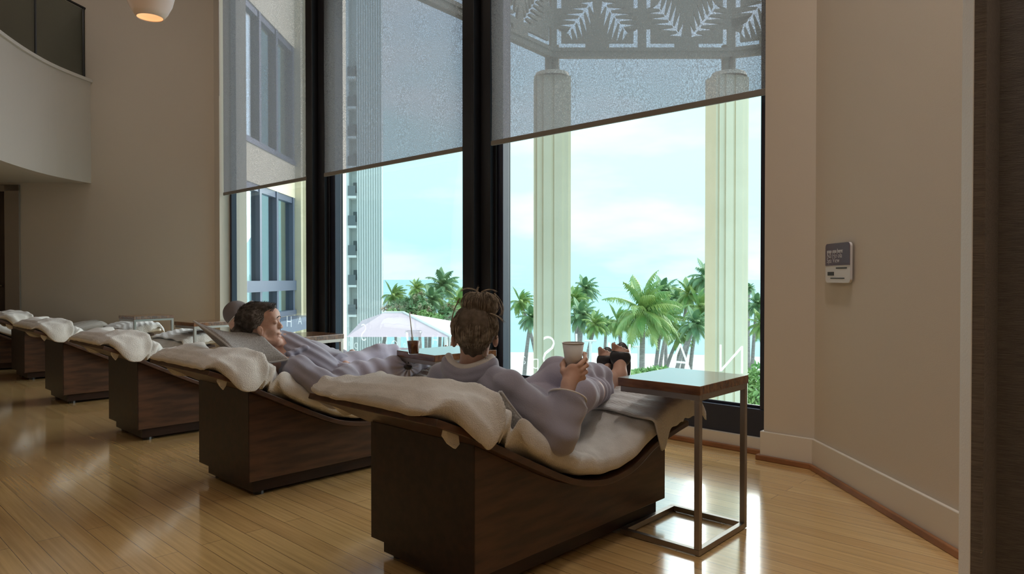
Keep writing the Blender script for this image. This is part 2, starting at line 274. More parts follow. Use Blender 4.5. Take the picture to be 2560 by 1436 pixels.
# ---------------------------------------------------------------- sculpting: distance field -> one continuous surface
def wn(P, s, seed=0):    # cheap smooth pseudo noise
    x, y, z = P; a = seed*1.7
    return (np.sin(x*s+1.3*np.sin(y*s*.7+a)+a)+np.sin(y*s*1.1+1.5*np.sin(z*s*.8+2*a)+1)+np.sin(z*s*.9+1.4*np.sin(x*s*.6+a)+2))/3
class SD:
    def __init__(s, lo, hi, h):
        s.h = h; s.lo = np.array(lo, float); n = np.ceil((np.array(hi)-s.lo)/h).astype(int)+1
        s.ax = [(s.lo[i]+h*np.arange(n[i])).astype(np.float32) for i in range(3)]; s.F = np.full(n, .06, np.float32)
    def _s(s, lo, hi):
        sl = []
        for i in range(3):
            a = int(max(0, math.floor((lo[i]-s.lo[i])/s.h))); b = int(min(len(s.ax[i]), math.ceil((hi[i]-s.lo[i])/s.h)+1))
            if b <= a: return None, None
            sl.append(slice(a, b))
        return tuple(sl), (s.ax[0][sl[0]][:, None, None], s.ax[1][sl[1]][None, :, None], s.ax[2][sl[2]][None, None, :])
    def _c(s, sl, d, k, sub):
        f = s.F[sl]
        if sub: f = -f
        if k > 0:
            h = np.maximum(k-np.abs(f-d), 0)/k; r = np.minimum(f, d)-h*h*k*.25
        else: r = np.minimum(f, d)
        s.F[sl] = -r if sub else r
    def cap(s, a, b, ra, rb=None, k=.012, sub=False, flat=None, fold=None):
        rb = ra if rb is None else rb; a = np.array(a, float); b = np.array(b, float); R = max(ra, rb)+.03+k
        sl, P = s._s(np.minimum(a, b)-R, np.maximum(a, b)+R)
        if sl is None: return s
        v = b-a; L = v@v+1e-9
        t = ((P[0]-a[0])*v[0]+(P[1]-a[1])*v[1]+(P[2]-a[2])*v[2])/L
        tt = np.clip(t, 0, 1)
        d = np.sqrt((P[0]-a[0]-tt*v[0])**2+(P[1]-a[1]-tt*v[1])**2+(P[2]-a[2]-tt*v[2])**2)-(ra+tt*(rb-ra))
        if fold: d = d+fold[0]*np.sin(fold[1]*t*math.sqrt(L)+2.2*wn(P, fold[2], fold[3] if len(fold) > 3 else 0))
        if flat == 'b': d = np.maximum(d, (t-1)*math.sqrt(L))
        if flat == 'ab': d = np.maximum(np.maximum(d, (t-1)*math.sqrt(L)), -t*math.sqrt(L))
        s._c(sl, d.astype(np.float32), k, sub); return s
    def chain(s, pts, rs, k=.012, **kw):
        for i in range(len(pts)-1): s.cap(pts[i], pts[i+1], rs[i], rs[i+1], k, **kw)
        return s
    def ell(s, c, r, ax=None, k=.012, sub=False):
        c = np.array(c, float); ax = np.eye(3) if ax is None else np.array(ax); R = max(r)+.03+k
        sl, P = s._s(c-R, c+R)
        if sl is None: return s
        q = [((P[0]-c[0])*ax[i][0]+(P[1]-c[1])*ax[i][1]+(P[2]-c[2])*ax[i][2]) for i in range(3)]
        k0 = np.sqrt(sum((q[i]/r[i])**2 for i in range(3))); k1 = np.sqrt(sum((q[i]/r[i]**2)**2 for i in range(3)))+1e-6
        s._c(sl, (k0*(k0-1)/k1).astype(np.float32), k, sub); return s
    def cut(s, p, n):      # remove everything on the +n side of the plane
        n = np.array(n, float)/np.linalg.norm(n); P = s.ax[0][:, None, None], s.ax[1][None, :, None], s.ax[2][None, None, :]
        d = (P[0]-p[0])*n[0]+(P[1]-p[1])*n[1]+(P[2]-p[2])*n[2]; s.F = np.maximum(s.F, d.astype(np.float32)); return s
    def disp(s, f, lo=None, hi=None):
        lo = s.lo if lo is None else lo; hi = s.lo+s.h*np.array(s.F.shape) if hi is None else hi
        sl, P = s._s(lo, hi); s.F[sl] += f(P).astype(np.float32); return s
    def mesh(s, smooth=1):
        F = s.F; S = F < 0; nx, ny, nz = F.shape
        c = S[:-1, :-1, :-1].astype(np.int8)
        for i, j, k in [(1, 0, 0), (0, 1, 0), (0, 0, 1), (1, 1, 0), (1, 0, 1), (0, 1, 1), (1, 1, 1)]:
            c = c+S[i:nx-1+i, j:ny-1+j, k:nz-1+k]
        act = (c > 0) & (c < 8); idx = np.argwhere(act); ids = np.full(act.shape, -1, np.int32); ids[act] = np.arange(len(idx))
        acc = np.zeros((len(idx), 3)); cnt = np.zeros(len(idx)); cor = {}
        for i in (0, 1):
            for j in (0, 1):
                for k in (0, 1): cor[(i, j, k)] = F[idx[:, 0]+i, idx[:, 1]+j, idx[:, 2]+k].astype(float)
        for a in cor:
            for ax in range(3):
                if a[ax] == 0:
                    b = list(a); b[ax] = 1; fa, fb = cor[a], cor[tuple(b)]; m = (fa < 0) != (fb < 0)
                    t = np.where(m, fa/np.where(m, fa-fb, 1), 0); p = np.tile(np.array(a, float), (len(idx), 1)); p[:, ax] += t
                    acc[m] += p[m]; cnt[m] += 1
        V = (idx+acc/np.maximum(cnt, 1)[:, None])*s.h+s.lo
        Q = []
        for ax in range(3):
            sh = [slice(1, n-1) for n in F.shape]; sh[ax] = slice(0, F.shape[ax]-1); s2 = list(sh); s2[ax] = slice(1, F.shape[ax])
            A = S[tuple(sh)]; B = S[tuple(s2)]; e = np.argwhere(A != B); off = np.array([1, 1, 1]); off[ax] = 0; e = e+off
            inside = S[e[:, 0], e[:, 1], e[:, 2]]; u, w = [(1, 2), (2, 0), (0, 1)][ax]
            def cid(du, dw):
                g = e.copy(); g[:, u] -= du; g[:, w] -= dw; return ids[g[:, 0], g[:, 1], g[:, 2]]
            q = np.stack([cid(1, 1), cid(0, 1), cid(0, 0), cid(1, 0)], 1); q[~inside] = q[~inside][:, ::-1]; Q.append(q)
        Q = np.concatenate(Q)
        for _ in range(smooth):
            acc = np.zeros_like(V); cnt = np.zeros(len(V))
            for a, b in ((0, 1), (1, 2), (2, 3), (3, 0)):
                np.add.at(acc, Q[:, a], V[Q[:, b]]); np.add.at(acc, Q[:, b], V[Q[:, a]]); np.add.at(cnt, Q[:, a], 1); np.add.at(cnt, Q[:, b], 1)
            V = .5*V+.5*acc/np.maximum(cnt, 1)[:, None]
        return V, Q
def sobj(name, sd, m, parent=None, smooth=1):
    V, Q = sd.mesh(smooth)
    me = bpy.data.meshes.new(name); me.vertices.add(len(V)); me.vertices.foreach_set('co', V.astype(np.float32).ravel())
    me.loops.add(len(Q)*4); me.loops.foreach_set('vertex_index', Q.astype(np.int32).ravel())
    me.polygons.add(len(Q)); me.polygons.foreach_set('loop_start', np.arange(0, len(Q)*4, 4, dtype=np.int32))
    me.update(calc_edges=True); me.validate()
    me.polygons.foreach_set('use_smooth', [True]*len(me.polygons)); me.materials.append(m)
    o = bpy.data.objects.new(name, me); COL.objects.link(o)
    if parent is not None:
        o.parent = parent; o.matrix_parent_inverse = wm(parent).inverted()
    return o
def st(name, mb, m, **kw):
    o = obj(name, mb, m, **kw); o['kind'] = 'structure'; return o
# ================================================================= THE SETTING
WN = 4.12; WG = 4.30; CEIL = 6.3                       # wall face, window plane, ceiling height
def line45(k0): return k0
mb = MB().box((-13.3, -5.7, -.12), (2.7, 4.5, 0)); st('floor', mb, M['floor'])
mb = MB().box((-13.2, -5.6, CEIL), (2.7, 4.5, CEIL+.2)); st('ceiling', mb, M['ceil'])
# window wall: piers at both ends, sill strip below, header above
XL, XR = -9.35, -1.80
mb = MB().box((XR, WN, 0), (-1.50, 4.5, CEIL)); st('wall_window_right', mb, M['wall'])
mb = MB().box((-9.51, WN, 0), (XL, 4.5, CEIL)); st('wall_window_left', mb, M['wall'])
mb = MB().box((XL, 4.24, 5.35), (XR, 4.5, CEIL)); st('wall_window_header', mb, M['wall'])
mb = MB().box((XL, 4.22, 0), (XR, 4.5, .10)); st('baseboard_window', mb, M['base'])
mb = MB().box((XL, 4.195, 0), (XR, 4.22, .032)); st('trim_1', mb, M['shoe'], bevel=.006)
# right pier baseboard, angled right wall and its baseboard
pc = (-1.50, WN); pe = (-.30, 2.92); pb = (1.9, .72)
mb = MB().wall((pc[0], pc[1]), (pb[0], pb[1]), 0, CEIL, .3); st('wall_right', mb, M['wall'])
def baseline(name, pts, h, th, z0=0.0, m='base'):
    mb = MB()
    n = len(pts); off = []
    for i in range(n):
        a = np.array(pts[max(i-1, 0)]); b = np.array(pts[i]); c = np.array(pts[min(i+1, n-1)])
        d1 = (b-a)/(np.linalg.norm(b-a)+1e-9) if i > 0 else (c-b)/np.linalg.norm(c-b); d2 = (c-b)/(np.linalg.norm(c-b)+1e-9) if i < n-1 else d1
        n1 = np.array([d1[1], -d1[0]]); n2 = np.array([d2[1], -d2[0]]); mm = n1+n2; mm /= np.linalg.norm(mm); off.append(b+mm*th/max(.3, mm@n1))
    vs = [(p[0], p[1], z) for z in (z0, z0+h) for p in list(pts)+off]; N_ = 2*n
    fs = []
    for i in range(n-1):
        fs += [(i, i+1, n+i+1, n+i), (N_+i, N_+n+i, N_+n+i+1, N_+i+1), (n+i, n+i+1, N_+n+i+1, N_+n+i), (i, N_+i, N_+i+1, i+1)]
    fs += [(0, n, N_+n, N_), (n-1, N_+n-1, N_+2*n-1, 2*n-1)]
    return st(name, mb.add(vs, fs), M[m], bevel=.005)
R1 = [(XR, 4.22), (XR, WN), pc, pb]
baseline('baseboard_right', R1, .175, .018); baseline('trim_2', [(XR-.018, 4.2), (XR-.018, WN-.018), (pc[0]-.008, WN-.018), (pb[0]-.013, pb[1]-.013)], .032, .02, m='shoe')
# left angled wall with a doorway, seen almost square on
def L45(t): return (-9.51-t*.7071, WN-t*.7071)
mb = MB().wall(L45(2.62), L45(0), 0, CEIL, .25); st('wall_left', mb, M['wall'])
mb = MB().wall(L45(3.9), L45(2.62), 2.33, CEIL, .25); st('wall_left_header', mb, M['wall'])
mb = MB().wall(L45(5.3), L45(3.9), 0, CEIL, .25); st('wall_left_far', mb, M['wall'])
baseline('baseboard_left', [L45(2.62), L45(0), (XL, WN), (XL, 4.22)], .17, .016)
_o = (-.7071*.25, .7071*.25)
st('wall_left_light_block', MB().wall((L45(4.2)[0]+_o[0], L45(4.2)[1]+_o[1]), (L45(2.3)[0]+_o[0], L45(2.3)[1]+_o[1]), 0, 2.6, .12), M['wall'])  # unseen slab added behind the doorway to block outside light
dl = empty('door_1', (*L45(3.2), 0)); dl['kind'] = 'structure'; dl['label'] = 'dark doorway with taupe casing in the angled wall at far left'
f = MB(); w_ = .16
f.wall(L45(2.80), L45(2.60), 0, 2.37, -.03); f.wall(L45(3.92), L45(3.72), 0, 2.37, -.03); f.wall(L45(3.92), L45(2.60), 2.28, 2.37, -.03)
obj('door_frame', f, M['trimw'], dl, bevel=.006)
a = np.array(L45(3.72)); b_ = np.array(L45(2.80)); nn = np.array([-.7071, .7071])*.12
obj('door_leaf', MB().wall(a+nn, b_+nn, 0, 2.28, .04), M['door'], dl)
hp = np.array(L45(2.9))+nn*.6
obj('door_handle', MB().tube([(hp[0], hp[1], 1.0), (hp[0]-.1, hp[1]-.1, 1.0)], .012, 8), M['steel'], dl)
# side and back walls (out of frame; they close the room)
st('wall_back', MB().box((-13.2, -5.7, 0), (2.7, -5.5, CEIL)), M['wall']); st('wall_far_left', MB().box((-13.3, -5.6, 0), (-13.1, 4.4, CEIL)), M['wall'])
st('wall_right_back', MB().box((2.5, -5.6, 0), (2.7, .9, CEIL)), M['wall']); st('wall_right_return', MB().box((1.7, .72, 0), (2.7, .9, CEIL)), M['wall'])
# ---------------------------------------------------------------- windows: 1 left, 2 middle, 3 right
fx = [(-9.35, -7.21), (-6.83, -4.57), (-4.21, -1.84)]
def letters(parent, spec):
    mb = MB()
    for ch, xpx, ypx, hpx in spec:
        p = onY(xpx, ypx, WG-.02); d = (p-CP)@CF; sz = hpx*d/FPX/.72
        vs, fs = textmesh(ch, sz, -.020*sz if ch != '-' else 0)
        mb.add(place(vs, p, (-1, 0, 0), (0, 0, 1), (0, 1, 0)), fs)      # read from outside: mirrored from in here
    obj('lettering', mb, M['letter'], parent, fixn=False)
specs = [[('N', 778, 803, 22), ('A', 750, 803, 22), ('H', 723, 806, 30)],
         [('p', 890, 862, 26), ('a', 873, 858, 18), ('S', 909, 834, 46), ('a', 950, 858, 18), ('l', 967, 852, 26), ('O', 986, 865, 26), ('o', 1012, 862, 18), ('H', 1088, 852, 26)],
         [('S', 1372, 883, 82), ('p', 1338, 905, 44), ('a', 1308, 897, 34), ('l', 1441, 880, 90), ('H', 1548, 905, 92), ('A', 1700, 900, 80), ('N', 1828, 902, 76)]]
for i, (x0, x1) in enumerate(fx):
    w = empty('window_%d' % (i+1), ((x0+x1)/2, WG, 0)); w['kind'] = 'structure'
    w['label'] = ['narrow left floor-to-ceiling window behind the reclining man', 'middle tall window with the white tower outside', 'widest tall window at right with two cream columns outside'][i]
    f = MB(); y0, y1 = WG-.04, WG+.035
    lw, rw = (.05, .05) if i == 0 else ((.085, .05) if i == 1 else (.06, .05))
    f.box((x0, y0, .10), (x0+lw, y1, 5.35)); f.box((x1-rw, y0, .10), (x1, y1, 5.35)); f.box((x0, y0, 5.28), (x1, y1, 5.35))
    f.box((x0, y0-.01, .10), (x1, y1, .275)); f.box((x0+lw, y0+.03, .275), (x1-rw, y1-.03, .292))
    obj('window_frame', f, M['frame2'], w, bevel=.004)
    obj('pane', MB().box((x0+lw, WG+.012, .29), (x1-rw, WG+.018, 5.28)), M['glass'], w)
    letters(w, specs[i])
for nme, (x0, x1), k in (('trim_3', (-7.21, -6.83), 0), ('trim_4', (-4.57, -4.21), 1)):      # the dark mullion posts
    f = MB(); f.box((x0, WG-.06, .10), (x1, WG+.12, 5.35)); c = (x0+x1)/2
    f.box((x0+.02, WG-.14, .10), (c-.02, WG-.06, 5.35)); f.box((c+.03, WG-.10, .10), (x1-.03, WG-.06, 5.35)); f.box((c-.012, WG-.165, .10), (c+.012, WG-.06, 5.35))
    st(nme, f, M['frame'], bevel=.004)
for k, (X, zs) in enumerate(((-6.79, (.62, .95, 1.28, 1.95)), (-4.18, (.9, 1.5)))):
    pass
# roller blinds, each a thing of its own
bl = ['left roller blind of grey sheer fabric over the narrow window', 'middle roller blind of sheer fabric between the two dark posts', 'right roller blind of sheer fabric over the widest window, frieze showing through']
for i, (x0, x1) in enumerate([(-9.32, -7.17), (-6.80, -4.55), (-4.19, -1.80)]):
    b = empty('roller_blind', ((x0+x1)/2, 4.17, 2.24)); tag(b, bl[i], 'blind', 'roller blinds in the windows')
    yb = 4.165
    g = MB(); nx, nz = 24, 30
    g.grid([[(x0+(x1-x0)*u/nx, yb+.004*math.sin(u*1.1+i)*math.sin(v*.4), 2.26+(5.2-2.26)*v/nz) for v in range(nz+1)] for u in range(nx+1)])
    obj('fabric', g, M['blind'], b, smooth=True, fixn=False)
    obj('hem_bar', MB().box((x0, yb-.010, 2.222), (x1, yb+.010, 2.262)), M['rail'], b, bevel=.004)
    obj('roller', MB().tube([(x0, yb+.03, 5.22), (x1, yb+.03, 5.22)], .035, 12), M['rail'], b, smooth=True)
ch = MB().tube([(-9.30, 4.10, z) for z in np.linspace(3.55, 5.2, 12)], .004, 5)
tag(obj('blind_chain', ch, M['steel']), 'thin silver blind cord hanging beside the left roller blind', 'cord')
# ---------------------------------------------------------------- balcony with glass rail at upper left
BP = [(-5.64, 9.62), (-5.71, 9.53), (-5.78, 8.69), (-5.58, 7.60), (-5.15, 6.4), (-4.5, 5.1), (-3.8, 3.9)]
_P = [np.array(p) for p in BP]; _P = [2*_P[0]-_P[1]]+_P+[2*_P[-1]-_P[-2]]; ns = 40
def bpath(k):
    u = max(0, min(5.9999, k/ns*6)); i = int(u)+1; t = u-int(u); a, b, c, d = _P[i-1:i+3]
    p = .5*((2*b)+(c-a)*t+(2*a-5*b+4*c-d)*t*t+(3*b-3*c+d-a)*t**3); v = .5*((c-a)+2*(2*a-5*b+4*c-d)*t+3*(3*b-3*c+d-a)*t*t); v /= np.linalg.norm(v); return p, np.array([v[1], -v[0]])
def arc(r, k, n_=ns): p, n = bpath(k); return tuple(p+n*r)
def ring(r0, r1, z0, z1, ka=0, kb=ns):
    g = [[cw(*arc(r, k), z) for (r, z) in ((r0, z0), (r1, z0), (r1, z1), (r0, z1))] for k in range(ka, kb+1)]
    m = MB().grid(g, close_v=True); n = len(g); m.f += [(0, 1, 2, 3), tuple((n-1)*4+j for j in (3, 2, 1, 0))]; return m
Rb = 0.0
out_ = .14
st('trim_5', ring(Rb, Rb+out_, 2.395, 3.76), M['wall'], smooth=False)
st('trim_6', ring(Rb-.03, Rb+out_+.02, 3.76, 3.80), M['base'], smooth=False)
g = [[cw(*arc(Rb+.02, k), 2.40) for k in range(ns+1)], [cw(-9.8, 9.53-(9.53-2.5)*k/ns, 2.40) for k in range(ns+1)]]
m_ = MB().grid(g); v2 = [tuple(np.array(v)+(0, 0, .25)) for v in m_.v]; m_.add(v2, [tuple(reversed(f)) for f in m_.f[:]]); st('ceiling_balcony', m_, M['ceil'])
gr = empty('glass_railing', tuple(cw(*arc(Rb+.07, 2), 3.80))); tag(gr, 'glass railing with dark posts on the curved balcony, top left', 'railing')
ks = [2.5, 7.6, 14.0, 24, 36]
def rp(k, z, r=.07): return cw(*arc(r, k), z)
for j in range(4):
    gl = MB().grid([[rp(k, z) for z in (3.81, 4.74)] for k in np.linspace(ks[j]+.15, ks[j+1]-.15, 10)]); o = obj('glass_panel', gl, M['railglass'], gr, fixn=False)
    sm = o.modifiers.new('s', 'SOLIDIFY'); sm.thickness = .012
for k in ks: obj('post', MB().tube([rp(k, 3.8), rp(k, 4.75)], .014, 6), M['black'], gr)
obj('handrail', MB().tube([rp(k, 4.76) for k in np.linspace(ks[0], ks[-1], 30)], .018, 6), M['black'], gr)
st('wall_upper', MB().wall(cw(-9.0, 8.2)[:2], cw(-7.2, 9.48)[:2], 3.8, CEIL, .1), M['door'])
# pendant lamp
pl = at(375, 45, 5.5); pd = empty('pendant_lamp', tuple(pl)); tag(pd, 'egg-shaped white glass pendant lamp hanging at the top edge', 'lamp')
prof = [(.098, 0), (.13, .045), (.162, .11), (.182, .19), (.188, .27), (.178, .36), (.15, .44), (.10, .51), (.05, .55), (.03, .56)]
lean = np.array([0, 0, 1.])
sh = MB().lathe(prof, pl, 40, lean); o = obj('lamp_shade', sh, M['lamp'], pd, smooth=True, fixn=False); sm = o.modifiers.new('s', 'SOLIDIFY'); sm.thickness = .006; sm.offset = -1
obj('bulb', MB().lathe([(.0, .0), (.03, .01), (.045, .05), (.03, .10), (.015, .13)], pl+np.array([0, 0, .10]), 16), M['glow'], pd, smooth=True)
obj('reflector', MB().lathe([(.096, .006), (.09, .03), (.0, .035)], pl, 32), M['glow'], pd, smooth=True, fixn=False)
obj('cord', MB().tube([pl+np.array([0, 0, .55]), (pl[0], pl[1], CEIL)], .005, 6), M['black'], pd)
# ---------------------------------------------------------------- wall sign
def on45(px, py): r = ray(px, py); return CP+r*(2.602/(r[0]+r[1]))
s0 = on45(2069, 708); s1 = on45(2131, 708); s2 = on45(2100, 609); wS = .258; hS = .205
ux_ = np.array([.7071, -.7071, 0]); uz_ = np.array([-.7071, -.7071, 0]); sc = (s0+s1)/2; sc[2] = (s0[2]+s2[2])/2+.002
wS = np.linalg.norm((s1-s0)[:2]); hS = s2[2]-s0[2]
sg = empty('wall_sign', tuple(sc)); tag(sg, 'small purple and white sign plate on the angled beige wall', 'sign')
def rrect(w, h, r, n=6, corners=(1, 1, 1, 1), y0=None):
    P = []
    for q, (cx, cz, a) in enumerate([(w/2-r, h/2-r, 0), (-w/2+r, h/2-r, 90), (-w/2+r, -h/2+r, 180), (w/2-r, -h/2+r, 270)]):
        if corners[q]:
            for i in range(n+1): t = math.radians(a+90*i/n); P.append((cx+r*math.cos(t), cz+r*math.sin(t)))
        else: P.append((cx+math.copysign(r, cx), cz+math.copysign(r, cz)))
    return P
def plate(name, poly, d0, d1, m, parent):
    n = len(poly); vs = [sc+ux_*p[0]+U0*p[1]+uz_*d for d in (d0, d1) for p in poly]
    return obj(name, MB().add(vs, [tuple(range(n)), tuple(range(2*n-1, n-1, -1))]+[(i, (i+1) % n, n+(i+1) % n, n+i) for i in range(n)]), m, parent)
plate('back_plate', rrect(wS, hS, .022), 0, .012, M['offw'], sg)
hp_ = hS*.56
plate('purple_panel', [(x, z+hS/2-hp_/2) for x, z in rrect(wS-.004, hp_, .02, corners=(1, 1, 0, 0))], .012, .014, M['plum'], sg)
def stext(name, txt, size, x, z, m, bold=0):
    vs, fs = textmesh(txt, size, bold, 'LEFT'); obj(name, MB().add(place(vs, sc+ux_*x+U0*z+uz_*.0148, ux_, U0, uz_), fs), m, sg, fixn=False)
stext('heading', 'snap one here:', .029, -wS*.42, hS*.30, M['inkw'], .0008)
stext('title', 'N\u0101 Ho\u02bbola', .038, -wS*.42, hS*.185, M['inkw'], -.0004); stext('subtitle', 'Spa View', .038, -wS*.42, hS*.065, M['inkw'], -.0004)
for nm, w1, h1, x1_, z1_ in (('small_print', .115, .007, wS*.16, -hS*.13), ('print_block', .07, .020, -wS*.27, -hS*.27), ('footer_line', .15, .005, 0, -hS*.385)):
    plate(nm, [(x1_-w1/2, z1_-h1/2), (x1_+w1/2, z1_-h1/2), (x1_+w1/2, z1_+h1/2), (x1_-w1/2, z1_+h1/2)], .012, .0135, M['ink'], sg)
# ---------------------------------------------------------------- folding screen at the right edge
sA = cw(*(1120/1744*1.30, 1.30)); ed = np.array([1150, 1744.]); 
q0 = cw(.8735, 1.36); q1 = cw(.857, 1.30); q2 = cw(1.160, 1.70); q3 = cw(1.62, 1.46)
fs_ = empty('folding_screen', (q2[0], q2[1], 0)); tag(fs_, 'dark woven folding screen with pale grey edge, right of the sign', 'screen')
def panel(a, b, th, nm='panel'):
    o = obj(nm, MB().wall(a, b, .03, 2.15, th), M['screenf'], fs_, bevel=.003); return o
dn = (q2-q1)/np.linalg.norm(q2-q1)
panel(q1[:2], q2[:2], -.02); 
o = obj('edge_strip', MB().wall(q0[:2], q1[:2], .02, 2.16, .02), M['screene'], fs_, bevel=.003)
panel((q2+CR*.006)[:2], q3[:2], .02)
for z in (.36, 1.80):
    hb_ = q2-dn*.05; k = np.array([0, 0, 1]); nrm = np.cross(dn, k)
    side = nrm if nrm@F0 < 0 else -nrm
    p0 = hb_+side*.004; p1 = q2+side*.004
    mb = MB().add([p0+U0*(z-.03), p1+U0*(z-.03), p1+U0*(z+.03), p0+U0*(z+.03), p0-side*.006+U0*(z-.03), p1-side*.006+U0*(z-.03), p1-side*.006+U0*(z+.03), p0-side*.006+U0*(z+.03)], [(0, 1, 2, 3), (7, 6, 5, 4), (0, 4, 5, 1), (1, 5, 6, 2), (2, 6, 7, 3), (3, 7, 4, 0)])
    mb.tube([p1+side*.004+U0*(z-.035), p1+side*.004+U0*(z+.035)], .005, 8); obj('hinge', mb, M['brass'], fs_)
# ================================================================= OUTSIDE
GZ = -8.0
def disk(name, r0, r1, z, m, lab, cat, a0=-70, a1=70, n=60):
    g = [[cw(r*math.sin(math.radians(a0+(a1-a0)*i/n)), r*math.cos(math.radians(a0+(a1-a0)*i/n)), z) for r in (r0, r1)] for i in range(n+1)]
    mb = MB().grid(g); nv = len(mb.v); mb.add([(v[0], v[1], v[2]-.5) for v in mb.v], [tuple(reversed(f)) for f in mb.f[:]]); return st(name, mb, m)
gs = disk('ground_beach', 7.5, 86, GZ, M['sand'], '', ''); gsea = disk('ground_sea', 78, 5500, GZ-.35, M['sea'], '', '')
gs['label'] = 'pale sandy beach terrace below the windows'; gsea['label'] = 'turquoise sea reaching to the horizon'
# two cream columns and the frieze of the outdoor pavilion
ecx = [(.586, 10.1), (3.16, 10.1)]
for i, (x, z) in enumerate(ecx):
    c = empty('pavilion_column', tuple(cw(x, z, GZ))); tag(c, ['cream pavilion column behind the paper cup', 'cream pavilion column at the right side of the right window'][i], 'column', 'cream pavilion columns')
    hw = .265
    poly = [(-hw, 0), (-hw, .30), (hw, .30), (hw, 0), (hw-.04, 0), (hw-.04, -.03), (hw-.13, -.03), (hw-.13, -.055), (.02, -.055), (.02, -.035), (-.02, -.035), (-.02, -.055), (-hw+.13, -.055), (-hw+.13, -.03), (-hw+.04, -.03), (-hw+.04, 0)]
    n = len(poly); rot = .25 if i else 0.0
    def T(p, h): a = p[0]*math.cos(rot)-(p[1]-.1)*math.sin(rot); b = p[0]*math.sin(rot)+(p[1]-.1)*math.cos(rot)+.1; return cw(x+a, z+b, h)
    obj('shaft', MB().add([T(p, h) for h in (GZ, 4.03) for p in poly], [tuple(range(n)), tuple(range(2*n-1, n-1, -1))]+[(k, (k+1) % n, n+(k+1) % n, n+k) for k in range(n)]), M['ecream'], c)
    obj('capital', MB().lathe([(.265, 0), (.24, .06), (.12, .09)], cw(x, z+.12, 4.03), 16), M['ecream'], c)
    obj('neck', MB().tube([cw(x-.05, z+.12, 4.05), cw(x-.05, z+.12, 4.5)], .055, 8).tube([cw(x+.05, z+.12, 4.05), cw(x+.05, z+.12, 4.5)], .055, 8), M['frieze'], c)
def leaf2d(c, ang, L, n=6, w=.42):
    a = math.radians(ang); d = (math.cos(a), math.sin(a)); nn_ = (-d[1], d[0]); up, dn_ = [], []
    for i in range(n):
        t = (i+.2)/n; b = t*L; s = L*w*math.sin(math.pi*(.18+.75*t))
        up += [(b, .014), (b+s*.85, s), (b+.115*L, .016)]; dn_ += [(b, -.014), (b+s*.85, -s), (b+.115*L, -.016)]
    pts = [(0, .008)]+up+[(L, 0)]+dn_[::-1]+[(0, -.008)]
    return [(c[0]+p[0]*d[0]+p[1]*nn_[0], c[1]+p[0]*d[1]+p[1]*nn_[1]) for p in pts]
def frieze(name, a, b, nb, lab, flips, z0=4.38, z1=5.42):
    a = cw(*a); b = cw(*b); L = np.linalg.norm(b-a); ux1 = (b-a)/L; uy1 = np.cross(U0, ux1)
    cu = bpy.data.curves.new('c', 'CURVE'); cu.dimensions = '2D'; cu.fill_mode = 'BOTH'; cu.extrude = .02
    def sp(P):
        s_ = cu.splines.new('POLY'); s_.points.add(len(P)-1)
        for q, p in enumerate(P): s_.points[q].co = (p[0], p[1], 0, 1)
        s_.use_cyclic_u = True
    sp([(0, 0), (L, 0), (L, z1-z0), (0, z1-z0)]); W_ = L/nb; H_ = z1-z0
    for k in range(nb):
        x0 = k*W_+.06; x1 = (k+1)*W_-.06; m1 = (x0+x1)/2-.17; m2 = (x0+x1)/2+.17; zb, zt = .05, H_-.16; t = .065; q = .27
        sp([(x0, zb), (m1, zb), (m1, zb+t), (x0+t, zb+t), (x0+t, zb+q), (x0, zb+q)]); sp([(x1, zb), (x1, zb+q), (x1-t, zb+q), (x1-t, zb+t), (m2, zb+t), (m2, zb)])
        sp([(x0, zt), (x0, zt-q), (x0+t, zt-q), (x0+t, zt-t), (m1, zt-t), (m1, zt)]); sp([(x1, zt), (m2, zt), (m2, zt-t), (x1-t, zt-t), (x1-t, zt-q), (x1, zt-q)])
        cxm = (x0+x1)/2
        if flips[k]: sp(leaf2d((cxm-.07, .20), 128, .60)); sp(leaf2d((cxm+.07, .20), 52, .60))
        else: sp(leaf2d((cxm-.07, .72), 232, .60)); sp(leaf2d((cxm+.07, .72), 308, .60))
    o = bpy.data.objects.new('c', cu); COL.objects.link(o); dg = bpy.context.evaluated_depsgraph_get(); me = o.evaluated_get(dg).to_mesh()
    vs = [tuple(v.co) for v in me.vertices]; fs = [tuple(p.vertices) for p in me.polygons]; o.evaluated_get(dg).to_mesh_clear(); bpy.data.objects.remove(o); bpy.data.curves.remove(cu)
    e_ = empty(name, tuple(a+U0*z0)); tag(e_, lab, 'frieze', 'friezes of the pavilion')
    obj('cutout_panel', MB().add(place(vs, a+U0*z0, ux1, U0, uy1), fs), M['frieze'], e_, fixn=False)
    mb = MB()
    for z in (z0-.05, z1): obj('rail', MB().wall((a-ux1*.03)[:2], (b+ux1*.03)[:2], z-.03, z+.06, .10), M['frieze'], e_)
frieze('pavilion_frieze', ecx[0], ecx[1], 2, 'tan cut-out palm leaf frieze between the two cream columns', [0, 1])
frieze('pavilion_frieze', (-1.35, 7.55), ecx[0], 2, 'tan cut-out frieze running left from the left cream column', [0, 1])
frieze('pavilion_frieze', ecx[1], (5.2, 9.25), 2, 'tan cut-out frieze running right from the right cream column', [0, 1])
